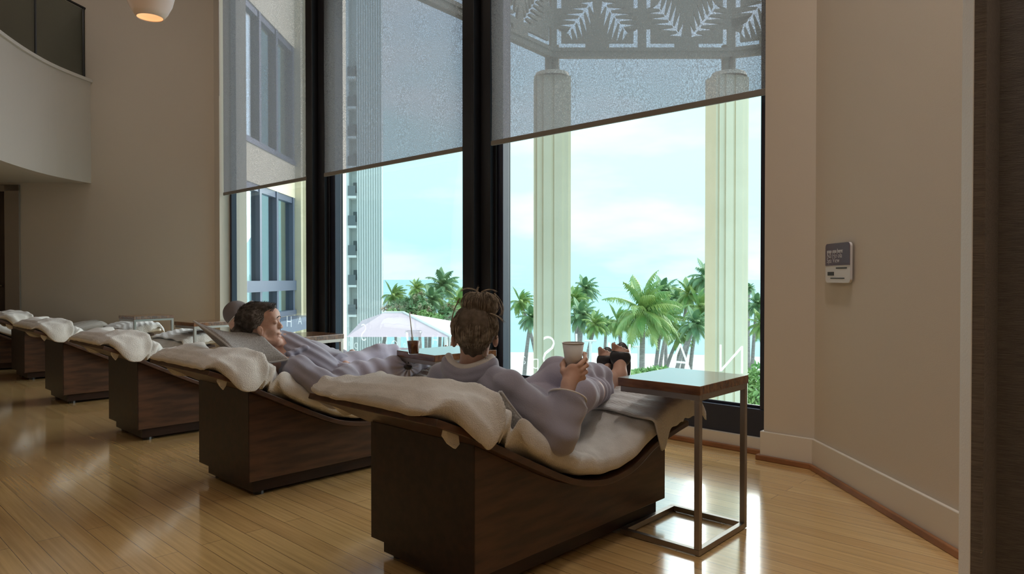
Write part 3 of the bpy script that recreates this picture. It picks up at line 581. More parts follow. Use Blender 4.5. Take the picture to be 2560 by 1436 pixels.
# neighbouring bay of the building: slate framed glass between cream piers
bay = empty('bay_window_wing', tuple(cw(-4.5, 13, GZ))); tag(bay, 'cream building wing with slate framed bay glazing, seen through the left window', 'building')
xb = -4.53; e1 = MB()
def cbox(mb, x0, x1, z0, z1, h0, h1): P = [(x0, z0), (x1, z0), (x1, z1), (x0, z1)]; return mb.add([cw(p[0], p[1], h) for h in (h0, h1) for p in P], [(0, 3, 2, 1), (4, 5, 6, 7), (0, 1, 5, 4), (1, 2, 6, 5), (2, 3, 7, 6), (3, 0, 4, 7)])
cbox(e1, xb-.6, xb, 11.2, 11.75, GZ, 12); cbox(e1, xb-.3, xb, 11.7, 14.6, GZ, .35); cbox(e1, xb-.3, xb, 11.7, 14.6, 2.78, 3.45); cbox(e1, xb-.3, xb, 11.7, 14.6, 5.9, 12)
cbox(e1, xb-.3, xb+.12, 14.6, 15.1, GZ, 12); cbox(e1, xb+.12, xb+.90, 14.95, 15.3, GZ, 12); cbox(e1, xb+.12, xb+.25, 14.75, 15, GZ, 12)
obj('wall', e1, M['ecream'], bay)
for nm, (h0, h1) in (('window', (.35, 2.78)), ('window', (3.45, 5.9))):
    f = MB()
    cbox(f, xb-.12, xb-.02, 11.7, 14.62, h1-.12, h1); cbox(f, xb-.12, xb+.02, 11.7, 14.62, h0, h0+.1); cbox(f, xb-.12, xb+.02, 11.7, 14.62, .86, 1.06) if h0 < 1 else None
    for z in (11.72, 12.55, 13.45, 14.45): cbox(f, xb-.16, xb+.0, z, z+.10, h0, h1)
    o = obj(nm, f, M['eframe'], bay)
    g = MB(); cbox(g, xb-.09, xb-.08, 11.75, 14.6, h0, h1); obj('glass_pane', g, M['eglass'], o)
f = MB(); cbox(f, xb, xb+.45, 12.3, 14.4, .10, .34); obj('sill_canopy', f, M['eframe'], bay)
f = MB(); cbox(f, xb-3.2, xb-3.0, 11, 20, GZ, 12); obj('rear_wall', f, M['ewhite'], bay)
# white tower
tw = empty('hotel_tower', tuple(cw(-14.5, 72, GZ))); tag(tw, 'white ribbed hotel tower with small balconies, outside the middle window', 'building')
t1 = MB(); Zt = 69.0; k = Zt/1744
xa, xb2, xc = (870-1280)*k, (893-1280)*k, (958-1280)*k
cbox(t1, xa-14, xb2-.0, Zt+1.2, Zt+14, GZ, 40); 
_P4 = [(xb2, Zt), (xc, Zt), (xc*(Zt+14)/Zt-.3, Zt+14), (xb2, Zt+14)]
t1.add([cw(p[0], p[1], h) for h in (GZ, 40) for p in _P4], [(0, 3, 2, 1), (4, 5, 6, 7), (0, 1, 5, 4), (1, 2, 6, 5), (2, 3, 7, 6), (3, 0, 4, 7)]); cbox(t1, xa-14, xa+.1, Zt, Zt+2, GZ, 40)
obj('wall', t1, M['ewhite'], tw)
t2 = MB()
for i in range(11): x = xb2+.1+(xc-xb2-.2)*i/10; cbox(t2, x-.05, x+.05, Zt-.22, Zt, GZ, 40)
obj('ribs', t2, M['ewhite'], tw)
for i in range(9):
    zc = 1.1-(713-697)*k+2.92*i-2.92*1
    if i < 2 and zc < -3: continue
    b = MB(); cbox(b, xa+.05, xb2, Zt-.5, Zt+1.2, zc-.22, zc); o = obj('balcony_slab', b, M['ewhite'], tw)
    r_ = MB(); cbox(r_, xa+.1, xb2-.08, Zt-.42, Zt-.36, zc+.02, zc+1.0)
    obj('balcony_rail', r_, M['edark'], o); r_ = MB(); cbox(r_, xa+.3, xb2-.15, Zt+1.1, Zt+1.19, zc+.5, zc+1.5); obj('balcony_door', r_, M['edark'], o)
# low mauve roof pavilion and its posts
lp = at(1000, 830, 38); lr = empty('beach_pavilion', (lp[0], lp[1], GZ)); tag(lr, 'low mauve-roofed beach pavilion behind the iced coffee', 'building')
A = [at(866, 843, 33), at(1128, 843, 33), at(1150, 826, 44), at(905, 816, 46)]; ap = [at(960, 808, 39), at(1010, 808, 39)]
zr = A[0][2]; B4 = [np.array((p[0], p[1], zr)) for p in A]; T2 = [np.array((p[0], p[1], zr+.85)) for p in ap]
mb = MB().add(B4+T2, [(0, 1, 5, 4), (1, 2, 5), (2, 3, 4, 5), (3, 0, 4), (3, 2, 1, 0)]); obj('roof', mb, M['roof'], lr)
obj('ridge_board', MB().tube([T2[0], T2[1], B4[1]], .09, 6), M['ewhite'], lr)
for j, (a_, b_) in enumerate([(0, .05), (0, .5), (0, .95), (1, .9)]):
    p = B4[0]*(1-b_)+B4[1]*b_ if a_ == 0 else B4[3]*(1-b_)+B4[2]*b_
    obj('post', MB().tube([(p[0], p[1], GZ), (p[0], p[1], zr)], .09, 6), M['ewhite'], lr)
# low cream terrace wall and sand bank far out, and white lamp posts on the beach walk
for i, (px, pt, pbm, dz, lb) in enumerate([(1476, 853, 940, 52, 'white T-shaped beach post between the cup and the slippers'), (1597, 868, 948, 50, 'white T-shaped beach post just right of the slippers')]):
    a = at(px, pt, dz); b = np.array((a[0], a[1], GZ)); e_ = empty('beach_post', tuple(b)); tag(e_, lb, 'post', 'white posts on the beach')
    obj('pole', MB().tube([b, a], .10, 8), M['ewhite'], e_); obj('crossbar', MB().tube([a-CR*.45, a+CR*.45], .08, 6), M['ewhite'], e_)
tb = MB(); 
p0, p1 = at(1240, 935, 40), at(1560, 938, 40)
tb.wall((p0[0], p0[1]), (p1[0], p1[1]), GZ, GZ+1.6, .4); tag(obj('terrace_wall', tb, M['ecream']), 'low cream terrace wall on the beach, behind the raised knees', 'wall')
# ---------------------------------------------------------------- palms
def frond(mb, base, az, el, L, wind, droop, rs):
    d = np.array([math.cos(az)*math.cos(el), math.sin(az)*math.cos(el), math.sin(el)]); p = np.array(base, float); pts = [p.copy()]; n = 13; v = d.copy()
    for i in range(n):
        v = v+np.array([wind[0], wind[1], 0])*.05-np.array([0, 0, 1])*droop*(.35+i/n); v /= np.linalg.norm(v); p = p+v*L/n; pts.append(p.copy())
    mb.tube(pts, [.035*(1-i/(n+1))+.008 for i in range(n+1)], 3)
    for i in range(1, n+1):
        t = pts[i]-pts[i-1]; t /= np.linalg.norm(t); s = np.cross(t, [0, 0, 1]); s /= (np.linalg.norm(s)+1e-6); u = np.cross(s, t)
        ll = L*.30*math.sin(math.pi*min(.97, (i/n)*.85+.13))
        for half in (0, .5):
            q = pts[i-1]+(pts[i]-pts[i-1])*half
            for sg_ in (-1, 1):
                e_ = s*sg_*.75+t*.75+u*(.12)+np.array([wind[0], wind[1], 0])*.35; e_ /= np.linalg.norm(e_)
                a = q+e_*ll*.55-np.array([0, 0, 1])*ll*.08; b = q+e_*ll*rs.uniform(.85, 1.1)-np.array([0, 0, 1])*ll*(.55+rs.uniform(0, .35)); w = t*.055
                mb.add([q-w, q+w, a+w*1.1, a-w*1.1, b], [(0, 1, 2, 3), (3, 2, 4)])
WX = -CR*1.0
def crown(seed, wind, nf=34, L=3.0):
    rs = np.random.RandomState(seed); mb = MB()
    for i in range(nf):
        az = 2.399*i+rs.uniform(-.2, .2); el = math.radians(80-125*(i/nf)**.9+rs.uniform(-8, 8)); frond(mb, (0, 0, 0), az, el, L*rs.uniform(.85, 1.1), wind, .105+rs.uniform(0, .05), rs)
    return mb
protos = []
for q, (seed, wd, mm) in enumerate([(1, 1.1, 'frond'), (2, .6, 'frond2'), (3, 1.5, 'frond'), (4, .25, 'frond2')]):
    mb = crown(seed, (CR*wd)[:2], 34 if q != 3 else 28); me = bpy.data.meshes.new('crown'); me.from_pydata(mb.v, [], mb.f); me.materials.append(M[mm]); protos.append(me)
def trunkmesh(h, lean, r=.16):
    mb = MB(); pts = [np.array([lean[0]*(t**1.6-1), lean[1]*(t**1.6-1), -h*(1-t)]) for t in np.linspace(0, 1, 10)]
    mb.tube(pts, [r*1.5, r*1.15]+[r*(1.05-.3*t) for t in np.linspace(.2, 1, 8)], 8)
    rs = np.random.RandomState(int(h*10)); 
    for i in range(7): a = i*2.1; mb.lathe([(.0, -.14), (.11, -.06), (.12, .03), (.0, .14)], (.24*math.cos(a), .24*math.sin(a), -.28), 7)
    return mb
pal = [ # crown px, py, half width px, distance, kind, lean, label
 (984, 742, 34, 58, 2, 1.2, 'wind-bent palm beside the white tower edge'), (1040, 722, 24, 74, 0, -.5, 'small lone palm above the shrubs in the middle window'),
 (1106, 716, 46, 66, 1, .3, 'tallest palm in the middle window, left of the hair bun'), (1078, 752, 40, 60, 1, .2, 'bushy palm under the tallest one in the middle window'),
 (1150, 762, 42, 62, 0, 0, 'palm in the middle window just left of the hair bun'), (1118, 792, 40, 56, 2, .4, 'low palm behind the straw of the iced coffee'),
 (1302, 757, 34, 62, 2, -1.6, 'leaning palm right of the hair bun in the right window'), (1328, 795, 36, 56, 1, .6, 'low palm touching the left edge of the left cream column'),
 (1462, 724, 36, 64, 1, .5, 'tall palm just right of the left cream column'), (1436, 752, 36, 60, 0, -.3, 'palm half hidden by the right edge of the left cream column'),
 (1452, 790, 44, 56, 1, .5, 'lower palm behind the paper cup, right of the left column'), (1488, 812, 34, 54, 0, 1, 'smallest low palm above the white beach post'),
 (1516, 812, 26, 66, 1, .2, 'small palm left of the big centre palm'), (1546, 806, 40, 58, 2, -.4, 'leafy palm low at the left side of the big centre palm'),
 (1608, 778, 86, 44, 0, .1, 'largest nearest palm with orange crown heart, above the slippers'), (1658, 734, 44, 66, 1, -.3, 'tall palm rising behind the right of the big centre palm'),
 (1655, 806, 54, 56, 0, .6, 'palm low at the right side of the big centre palm'), (1690, 752, 38, 64, 1, 1.5, 'palm between the big centre palm and the right column'),
 (1722, 736, 42, 60, 0, 1.0, 'windswept palm left of the tallest right palm'), (1766, 694, 46, 58, 1, 1.4, 'highest palm against the right cream column'),
 (1750, 770, 50, 54, 2, 1.6, 'full palm in front of the right cream column edge'), (1738, 812, 44, 52, 1, 1.8, 'lowest palm at the left edge of the right cream column'),
 (1700, 838, 36, 58, 0, 1.4, 'low palm above the glossy table top'), (1892, 762, 34, 58, 1, .4, 'palm right of the right cream column'),
 (1905, 812, 38, 54, 0, -.3, 'lower palm at the right frame of the right window'), (1872, 722, 16, 70, 1, 0, 'thin distant palm behind the right column')]
for i, (px, py, hw, d, kd, lean, lb) in enumerate(pal):
    c = at(px, py, d); sc_ = hw*1.18*d/FPX/2.75; root = empty('palm_tree', (c[0], c[1], GZ)); tag(root, lb, 'palm tree', 'palms on the beach'); root.rotation_euler = (0, 0, 0)
    o = bpy.data.objects.new('crown', protos[kd]); COL.objects.link(o); o.parent = root; o.location = (0, 0, c[2]-GZ); o.scale = (sc_,)*3; o.rotation_euler = (0, 0, .25*math.sin(i*2.7))
    L_ = CR*lean*1.0; t = obj('trunk', trunkmesh(c[2]-GZ, (L_[0], L_[1]), .17 if i != 14 else .2), M['trunk'], root, smooth=True, world=False, loc=(0, 0, c[2]-GZ))
def bush(name, px, py, d, rx, rz, n, m, lab, cat='shrub', group='shrubs below the palms', ls=.22):
    c = at(px, py, d); rs = np.random.RandomState(int(px)); mb = MB()
    for i in range(n):
        u = rs.normal(size=3); u /= np.linalg.norm(u); r = rs.uniform(.35, 1)**.5*(1+.18*math.sin(u[0]*5+px)+.14*math.sin(u[2]*7)); p = c+CR*u[0]*rx*r+F0*u[1]*rx*.8*r+U0*u[2]*rz*r
        a = rs.normal(size=3); a /= np.linalg.norm(a); b = np.cross(a, rs.normal(size=3)); b /= np.linalg.norm(b); l = ls*rs.uniform(.6, 1.3)
        mb.add([p-a*l, p-b*l*.4, p+a*l, p+b*l*.4], [(0, 1, 2, 3)])
    root = empty(name, (c[0], c[1], GZ)); tag(root, lab, cat, group)
    obj('foliage', mb, m, root, fixn=False); obj('stem', MB().tube([(c[0], c[1], GZ), (c[0], c[1], c[2])], .12, 6), M['trunk'], root)
bush('shrub', 1030, 782, 55, 1.9, 1.35, 2600, M['leaf'], 'round shrub with reddish leaves left of the straw'); bush('shrub', 990, 800, 52, 1.1, .7, 1100, M['leaf2'], 'low green shrub at the foot of the white tower')
bush('shrub', 1120, 800, 54, 1.6, 1.0, 1500, M['leaf'], 'reddish shrub behind the straw and hair bun'); bush('shrub', 1065, 800, 50, 1.0, .6, 900, M['leaf2'], 'low green shrub under the reddish ones')
bush('shrub', 1893, 985, 24, .75, .85, 1600, M['leaf2'], 'bright green shrub seen low beside the right window frame', ls=.12)
bush('shrub', 1640, 935, 40, 1.6, .35, 700, M['leaf2'], 'small spiky green plant on the beach above the table', ls=.2)
# ================================================================= LOUNGERS  (local frame: x across, y towards the window, z up)
PS = [(1.38, .672), (1.50, .622), (1.584, .578), (1.747, .495), (1.96, .390), (2.10, .334), (2.26, .306), (2.40, .314), (2.49, .338), (2.61, .388), (2.78, .425), (2.95, .452)]
Y0 = 2.2
def crs(P, n):           # smooth curve through the profile points
    P = [np.array(p) for p in P]; P = [2*P[0]-P[1]]+P+[2*P[-1]-P[-2]]; o = []
    for i in range(1, len(P)-2):
        for t in np.linspace(0, 1, n, endpoint=False):
            a, b, c, d = P[i-1:i+3]; o.append(.5*((2*b)+(c-a)*t+(2*a-5*b+4*c-d)*t*t+(3*b-3*c+d-a)*t**3))
    return np.array(o+[P[-2]])
CURV = crs(PS, 6)
def zs(y): return np.interp(y, CURV[:, 0], CURV[:, 1])
def shell_mesh(hw=.37, th=.024):
    T = CURV[CURV[:, 0] < 2.90].copy(); T[:, 0] -= Y0; d = np.gradient(T, axis=0); d /= np.linalg.norm(d, axis=1)[:, None]; n = np.stack([-d[:, 1], d[:, 0]], 1); B = T-n*th
    g = [[(-hw, a[0], a[1]), (hw, a[0], a[1]), (hw, b[0], b[1]), (-hw, b[0], b[1])] for a, b in zip(T, B)]
    m = MB().grid(g, close_v=True); k = len(g); m.f += [(0, 1, 2, 3), tuple((k-1)*4+j for j in (3, 2, 1, 0))]; return m
def side_poly(y0, y1, z0, drop=.026):
    ys = np.linspace(y0, y1, 26); return [(y0-Y0, z0), (y1-Y0, z0)]+[(y-Y0, float(zs(y))-drop) for y in ys[::-1]]
TH = lambda y: np.interp(y, [1.37, 1.40, 1.46, 1.55, 1.66, 1.80, 2.1, 2.5, 2.8, 2.93, 2.985], [.03, .075, .115, .150, .130, .112, .108, .108, .105, .095, .045])
def mattress_mesh(seed, messy=1.0):
    rs = np.random.RandomState(seed); ph = rs.uniform(0, 6, 12); ys = np.concatenate([np.linspace(1.365, 2.05, 120), np.linspace(2.06, 2.985, 80)]); m = 96; G = []
    for i, y in enumerate(ys):
        e = 1e-3; dz = (zs(y+e)-zs(y-e))/(2*e); t = np.array([1, dz]); t /= np.linalg.norm(t); n = np.array([-t[1], t[0]])
        yc = min(max(y, 1.385), 2.945); ext = y-yc; base = np.array([yc, zs(yc)])+t*ext*1.0; th = TH(y); row = []
        hw = .375*(1-.10*math.exp(-((y-1.365)/.03)**2)-.08*math.exp(-((y-2.985)/.03)**2))
        for j in range(m):
            a = 2*math.pi*j/m; c, s = math.cos(a), math.sin(a); x = hw*math.copysign(abs(c)**.42, c); q = math.copysign(abs(s)**.62, s)
            h = th*.5*(1+q)+.002
            if s > 0: h += .010*math.sin(x*9+ph[0])*math.sin(y*5+ph[1])*s
            lump = .004*math.sin(x*31+ph[2]+3*math.sin(y*11))*math.sin(y*27+ph[3])+.003*math.sin(x*60+y*44+ph[4])
            # gathered towel corners: folds fan out from the corner of the head board
            for sg_ in (1, -1):
                gx, gy = sg_*.40, 1.64; r = math.hypot((x-gx), (y-gy)); fa = math.atan2(y-gy, (gx-x)*sg_+1e-6)
                w = messy*math.exp(-(r/.25)**2)*min(1, r/.05)*(1 if s > -.3 else .5)
                h += w*(.028*math.sin(fa*7+ph[5])+.013*math.sin(fa*12+ph[6])-.006)
                if sg_*x > .2 and 1.40 < y < 1.66:
                    k = math.sin(math.pi*(y-1.40)/.26)**1.5*messy; x += sg_*.045*k*max(0, abs(x)-.2)/.175; h -= .080*k*max(0, (abs(c)-.72)/.28)**1.2
            for cr_ in (1.98, 2.16): h -= .006*math.exp(-((y-cr_-.03*math.sin(x*4+ph[7]))/.012)**2)*(s > 0)
            p = base+n*(h+lump*(.4+.6*(s > -.2))); row.append((x, p[0]-Y0, p[1]))
        G.append(row)
    mb = MB().grid(G, close_v=True); k = len(G); mb.f += [tuple(range(m)), tuple((k-1)*m+j for j in reversed(range(m)))]; return mb
def tail_mesh(kind):
    pts = [(0, 0), (.045, .004), (.062, -.03), (.05, -.065), (.028, -.088), (.010, -.06), (-.004, -.03)] if kind == 0 else [(0, 0), (.06, -.004), (.085, -.04), (.08, -.085), (.05, -.10), (.02, -.075), (.0, -.04)]
    n = len(pts); c = (sum(p[0] for p in pts)/n, sum(p[1] for p in pts)/n); vs = []
    for d in (-.006, .006): vs += [(.335+d+.01*math.sin(p[1]*40), 1.435+p[0]*.75-Y0, .635+p[1]*.75) for p in pts]
    return MB().add(vs, [tuple(range(n)), tuple(range(2*n-1, n-1, -1))]+[(i, (i+1) % n, n+(i+1) % n, n+i) for i in range(n)])
def make_lounger(var, label):
    r = empty('spa_lounger'); tag(r, label, 'lounger', 'spa loungers facing the windows')
    hw = .293; b = MB().prism(side_poly(1.606, 2.815, .085), 0, -hw, hw); obj('base_cabinet', b, M['seat'], r, bevel=.003, world=False)
    b = MB().prism([(1.602-Y0, .083), (1.606-Y0, .083), (1.606-Y0, float(zs(1.606))-.03), (1.602-Y0, float(zs(1.602))-.03)], 0, -hw-.001, hw+.001); obj('head_panel', b, M['dark'], r, world=False)
    b = MB().box((-hw+.03, 1.64-Y0, .022), (hw-.03, 2.785-Y0, .085)); obj('plinth', b, M['dark'], r, world=False)
    for x in (-.22, .22):
        for y in (1.69, 2.74): obj('foot', MB().lathe([(.028, 0), (.028, .024)], (x, y-Y0, 0), 12).box((x-.012, y-Y0-.012, .0), (x+.012, y-Y0+.012, .024)), M['black'], r, world=False)
    obj('seat_shell', shell_mesh(), M['seat'], r, bevel=.003, world=False)
    obj('mattress', mattress_mesh(var), M['fleece'], r, smooth=True, world=False)
    obj('cover_tail', tail_mesh(var % 2), M['fleece'], r, bevel=.003, world=False)
    return r
LX = [(-1.99, 2.2, 0), (-3.615, 2.2, 0), (-5.31, 2.25, 0), (-7.28, 2.30, 0), (-9.25, 2.42, 0), (-10.42, 2.22, -.17)]
LL = ['nearest dark wood lounger, the one the woman with the cup sits on', 'second lounger from the right, under the reclining man', 'third lounger from the right, where the capped person lies',
      'fourth lounger from the right, empty with cream fleece cover', 'fifth lounger from the right, small and far, beside the wall', 'farthest lounger cut off by the left edge of the picture']
protoL = make_lounger(3, LL[0]); protoL.location = (*LX[0][:2], 0); second = make_lounger(8, LL[1]); second.location = (*LX[1][:2], 0)
for i in range(2, 6):
    c = clone(second if i % 2 == 1 or i == 2 else protoL, (LX[i][0], LX[i][1], 0), LX[i][2]); c['label'] = LL[i]
# far empty loungers carry white ribbed towels at the foot; so do the others
def blanket(i, label, y0=2.60, y1=3.0, seed=1, wide=1.0, m='waffle'):
    rs = np.random.RandomState(seed); ph = rs.uniform(0, 6, 6); G = []
    for y in np.linspace(y0, y1, 46):
        e = 1e-3; yy = min(y, 2.95); dz = (zs(yy+e)-zs(yy-e))/(2*e); t = np.array([1, dz]); t /= np.linalg.norm(t); n = np.array([-t[1], t[0]]); base = np.array([yy, zs(yy)])+t*(y-yy); th = TH(min(y, 2.93))+.018; row = []
        endd = max(0, (y-2.96)/.04)
        for v in np.linspace(-1, 1, 76):
            av = abs(v); sg_ = math.copysign(1, v)
            if av < .74: x = v/.74*.372*wide; h = th+.010*(1-(v/.74)**4)
            else:
                q = (av-.74)/.26; a = min(1, q/.35)*math.pi/2; x = sg_*(.372*wide+.030*math.sin(a)); h = th-.030*(1-math.cos(a))-max(0, q-.30)*.19*(.85+.20*math.sin((y-y0)*17+ph[0]))*(1-.72*min(1, max(0, (y-y0-.06)/(y1-y0-.10)))); x += sg_*.008*math.sin(y*46+ph[1])*q
            h += .0035*math.sin(y*110+6*math.sin(x*6+ph[2])+ph[3])+.006*math.sin(x*22+ph[4]+y*8)+.012*math.sin(math.pi*min(1, (y-y0)/.36))-endd*.07
            p = base+n*h; row.append((x, p[0]-Y0, p[1]))
        G.append(row)
    r = obj('foot_towel', MB().grid(G), M[m], None, smooth=True, fixn=False); sm = r.modifiers.new('s', 'SOLIDIFY'); sm.thickness = .012; sm.offset = -1
    r.location = (LX[i][0], LX[i][1], 0); r.rotation_euler = (0, 0, LX[i][2]); tag(r, label, 'towel', 'white ribbed towels on the lounger feet'); return r
blanket(0, 'white ribbed towel on the foot end of the nearest lounger', seed=2)
blanket(1, 'white ribbed towel under the reclining man, by the iced coffee table', seed=3)
blanket(2, 'white towel on the foot end of the lounger with the capped person', seed=4)
blanket(3, 'white ribbed towel on the foot of the fourth lounger', seed=5); blanket(4, 'white ribbed towel under the farthest side table', seed=6)
def pillow(cs, th, lab, m='pillow', nrm=None, grp='grey tweed pillows', sag=0.0, pk=.07):
    c = [np.array(p, float) for p in cs]; n = np.cross(c[2]-c[0], c[3]-c[1]); n /= np.linalg.norm(n)
    if nrm is not None and n@np.array(nrm) < 0: n = -n
    K = 22; top, bot = [], []
    for i in range(K+1):
        rt, rb = [], []
        for j in range(K+1):
            u, v = i/K, j/K; p = (c[0]*(1-u)+c[1]*u)*(1-v)+(c[3]*(1-u)+c[2]*u)*v
            e = (4*u*(1-u))**.55*(4*v*(1-v))**.55; inn = .10*(1-(2*u-1)**2)*(1 if 0 < v < 1 else 1)
            cen = sum(c)/4; pin = pk*((1-(2*u-1)**2)*abs(2*v-1)**4+(1-(2*v-1)**2)*abs(2*u-1)**4); p = p+(cen-p)*pin-n*sag*(4*u*(1-u))
            rt.append(p+n*(th*.5*e+.004)); rb.append(p-n*(th*.5*e+.004))
        top.append(rt); bot.append(rb)
    mb = MB().grid(top).grid([r[::-1] for r in bot])
    root = obj('pillow', mb, M[m], None, smooth=True, fixn=False); root.data.update()
    edge = [top[0][j] for j in range(K+1)]+[top[i][K] for i in range(1, K+1)]+[top[K][j] for j in range(K-1, -1, -1)]+[top[i][0] for i in range(K-1, 0, -1)]
    edge = [e-n*.004 for e in edge]; edge.append(edge[0])
    tag(root, lab, 'pillow', grp); obj('piping', MB().tube(edge, .006, 6), M['piping'], root, smooth=True); return root
pillow([at(484, 804, 3.66), at(642, 824, 3.78), at(721, 900, 3.66), at(590, 885, 3.50)], .085, 'grey tweed pillow with pale piping under the reclining man\u2019s head', sag=.045, pk=.12, nrm=(0, 0, 1))
pillow([at(1252, 980, 2.43), at(1330, 1078, 2.50), at(1262, 1112, 2.50), at(1185, 1018, 2.43)], .05, 'grey tweed pillow corner behind the back of the woman')
def ppillow(i, x, y, w, lab, tilt=.35):
    X, Y, r = LX[i]; zz = float(zs(y))+.13; c = [(X+x-w, Y-Y0+y-.16, zz+.05), (X+x+w, Y-Y0+y-.16, zz+.05), (X+x+w, Y-Y0+y+.14, zz-.09), (X+x-w, Y-Y0+y+.14, zz-.09)]
    return pillow(c, .10, lab)
ppillow(3, 0, 1.80, .22, 'grey pillow peeking out behind the fourth lounger cover'); ppillow(4, 0, 1.80, .2, 'small grey pillow on the fifth lounger')
# ================================================================= C-SHAPED SIDE TABLES
def make_table():
    r = empty('side_table'); W_, L_, H_, q = .385, .45, .676, .0235   # origin at the floor corner nearest the camera; x to -W, y to +L
    tb_ = MB()
    nb = 9
    for i in range(nb): tb_.box((-W_+W_/nb*i+.0003, 0, H_-.036), (-W_+W_/nb*(i+1)-.0003, L_, H_))
    obj('table_top', MB().box((-W_, 0, H_-.036), (0, L_, H_)), M['table'], r, bevel=.003, world=False)
    def fr(z0): return MB().box((-W_+.012, .004, z0), (-.004, .004+q, z0+q)).box((-W_+.012, L_-.004-q, z0), (-.004, L_-.004, z0+q)).box((-q-.004, .004+q, z0), (-.004, L_-.004-q, z0+q)).box((-W_+.012, .004+q, z0), (-W_+.012+q, L_-.004-q, z0+q))
    obj('top_frame', fr(H_-.036-q), M['steel'], r, bevel=.0015, world=False); obj('base_frame', fr(.003), M['steel'], r, bevel=.0015, world=False)
    for y in (.004, L_-.004-q): obj('leg', MB().box((-q-.004, y, .003+q), (-.004, y+q, H_-.036-q)), M['steel'], r, bevel=.0015, world=False)
    for x in (-W_+.03, -.02):
        for y in (.016, L_-.016): obj('glide', MB().lathe([(.008, 0), (.008, .003)], (x, y, 0), 8).box((x-.004, y-.004, 0), (x+.004, y+.004, .003)), M['black'], r, world=False)
    return r
TT = [((-1.345, 2.49), .02, 'nearest side table with glossy walnut top, right of the slippers'), ((-2.95, 2.49), -.08, 'side table holding the iced coffee, left of the hair bun'),
      ((-4.57, 2.544), .10, 'side table in front of the dark window post, beyond the man\u2019s face'), ((-6.79, 2.74), .1, 'low side table half hidden behind the grey pillow tip'), ((-8.42, 2.74), .1, 'farthest side table standing over the empty lounger foot')]
t0 = make_table()
for i, (p, rz, lb) in enumerate(TT):
    t = t0 if i == 0 else clone(t0); t.location = (p[0], p[1], 0); t.rotation_euler = (0, 0, rz); tag(t, lb, 'side table', 'C-shaped side tables between the loungers')
# iced coffee on the second table
cc = onX(1035, 889, -3.14); 
cpt = np.array([-3.11, 2.60, .676]); 
r_ = ray(1034, 886); cpt = CP+r_*((.676-EYE)/r_[2]); 
ic = empty('iced_coffee', tuple(cpt)); tag(ic, 'clear plastic cup of iced coffee with a straw on the second side table', 'drink')
o = obj('cup', MB().lathe([(.0, .001), (.029, .001), (.030, .006), (.044, .118), (.046, .120)], cpt, 28), M['plastic'], ic, smooth=True, fixn=False)
obj('coffee', MB().lathe([(.0, .004), (.027, .004), (.0365, .075), (.0, .077)], cpt, 28), M['coffee'], ic, smooth=True)
obj('lid', MB().lathe([(.047, .118), (.048, .124), (.044, .132), (.012, .134), (.0, .134)], cpt, 28), M['plastic'], ic, smooth=True, fixn=False)
obj('straw', MB().tube([cpt+np.array([0, 0, .02]), cpt+CR*-.012+U0*.14, cpt+CR*-.022+U0*.235], .0034, 8), M['straw'], ic, smooth=True)
# small things seen on the near table
p = onX(1768, 916, -1.42); r_ = ray(1768, 921); p = CP+r_*((.676-EYE)/r_[2])
# ================================================================= PEOPLE
HA = [CR, CF, CU]
def nrm(v): v = np.array(v, float); return v/np.linalg.norm(v)
def bbox(pts, pad): P = np.array(pts); return P.min(0)-pad, P.max(0)+pad
def box8(fn, A, B, pad):
    return bbox([fn(x, y, z) for x in (A[0], B[0]) for y in (A[1], B[1]) for z in (A[2], B[2])], pad)
def rid(x): return np.abs(np.sin(x))**.8-.55
def lerp(a, b, t): return a*(1-t)+b*t
def hand_dir(s, palm, pr_, nr, fingers, thumb, r=.0085, k=.006):
    s.ell(palm, pr_, nr, k=.012)
    for f in fingers: s.chain(f, [r*1.08]+[r]*(len(f)-2)+[r*.82], k)
    s.chain(thumb, [r*1.5, r*1.2, r*1.1, r*.9][:len(thumb)], .010)
# ---------------------------------------------------------------- woman with the paper cup
HC = at(1187, 820, 2.72)
def H(dx, dy, df): return HC+CR*dx-CU*dy+CF*df       # metres: right, down, forward (away from the camera)
Lsh, Rsh = at(1112, 948, 2.88), at(1274, 970, 2.60); mid = (Lsh+Rsh)/2; sx = nrm(Rsh-Lsh)
pel = np.array((-1.97, 2.15, .515)); Relb, Rwr = at(1394, 1090, 2.56), at(1422, 960, 2.655)
Lelb, Lwr = at(1165, 1030, 3.05), at(1262, 1012, 3.08)
hipR, hipL = np.array((-1.88, 2.19, .50)), np.array((-2.06, 2.19, .50))
knL, anL = at(1398, 937, 3.06), at(1537, 946, 3.42); knR, anR = at(1448, 990, 2.96), at(1526, 968, 3.43)
fwd = nrm(np.cross(U0, sx)); 
if fwd@F0 < 0: fwd = -fwd
tax = [sx, fwd, nrm(np.cross(sx, fwd))]
heelL, ballL = at(1546, 962, 3.43), at(1551, 888, 3.475); heelR, ballR = at(1520, 972, 3.50), at(1517, 898, 3.55)
wo = empty('person', (-1.99, 2.0, 0)); tag(wo, 'person from behind, messy hair bun, lavender robe, holding a white paper cup, ankles crossed', 'person', 'people on the loungers')
lo, hi = bbox([HC, Lsh, Rsh, Relb, anL, ballL, ballR, Lelb, pel, at(1470, 870, 2.7)], .14)
s = SD(lo, hi, .0034)
s.ell(H(0, 0, 0), (.070, .090, .088), HA).ell(H(0, .048, .040), (.055, .058, .062), HA, k=.03).ell(H(0, .080, .075), (.024, .02, .02), HA, k=.03)
s.cap(H(0, -.012, .095), H(0, .030, .122), .008, .012, k=.012)                       # nose
s.ell(H(0, .055, .103), (.022, .010, .006), HA, k=.006).ell(H(0, .066, .101), (.020, .010, .006), HA, k=.006)
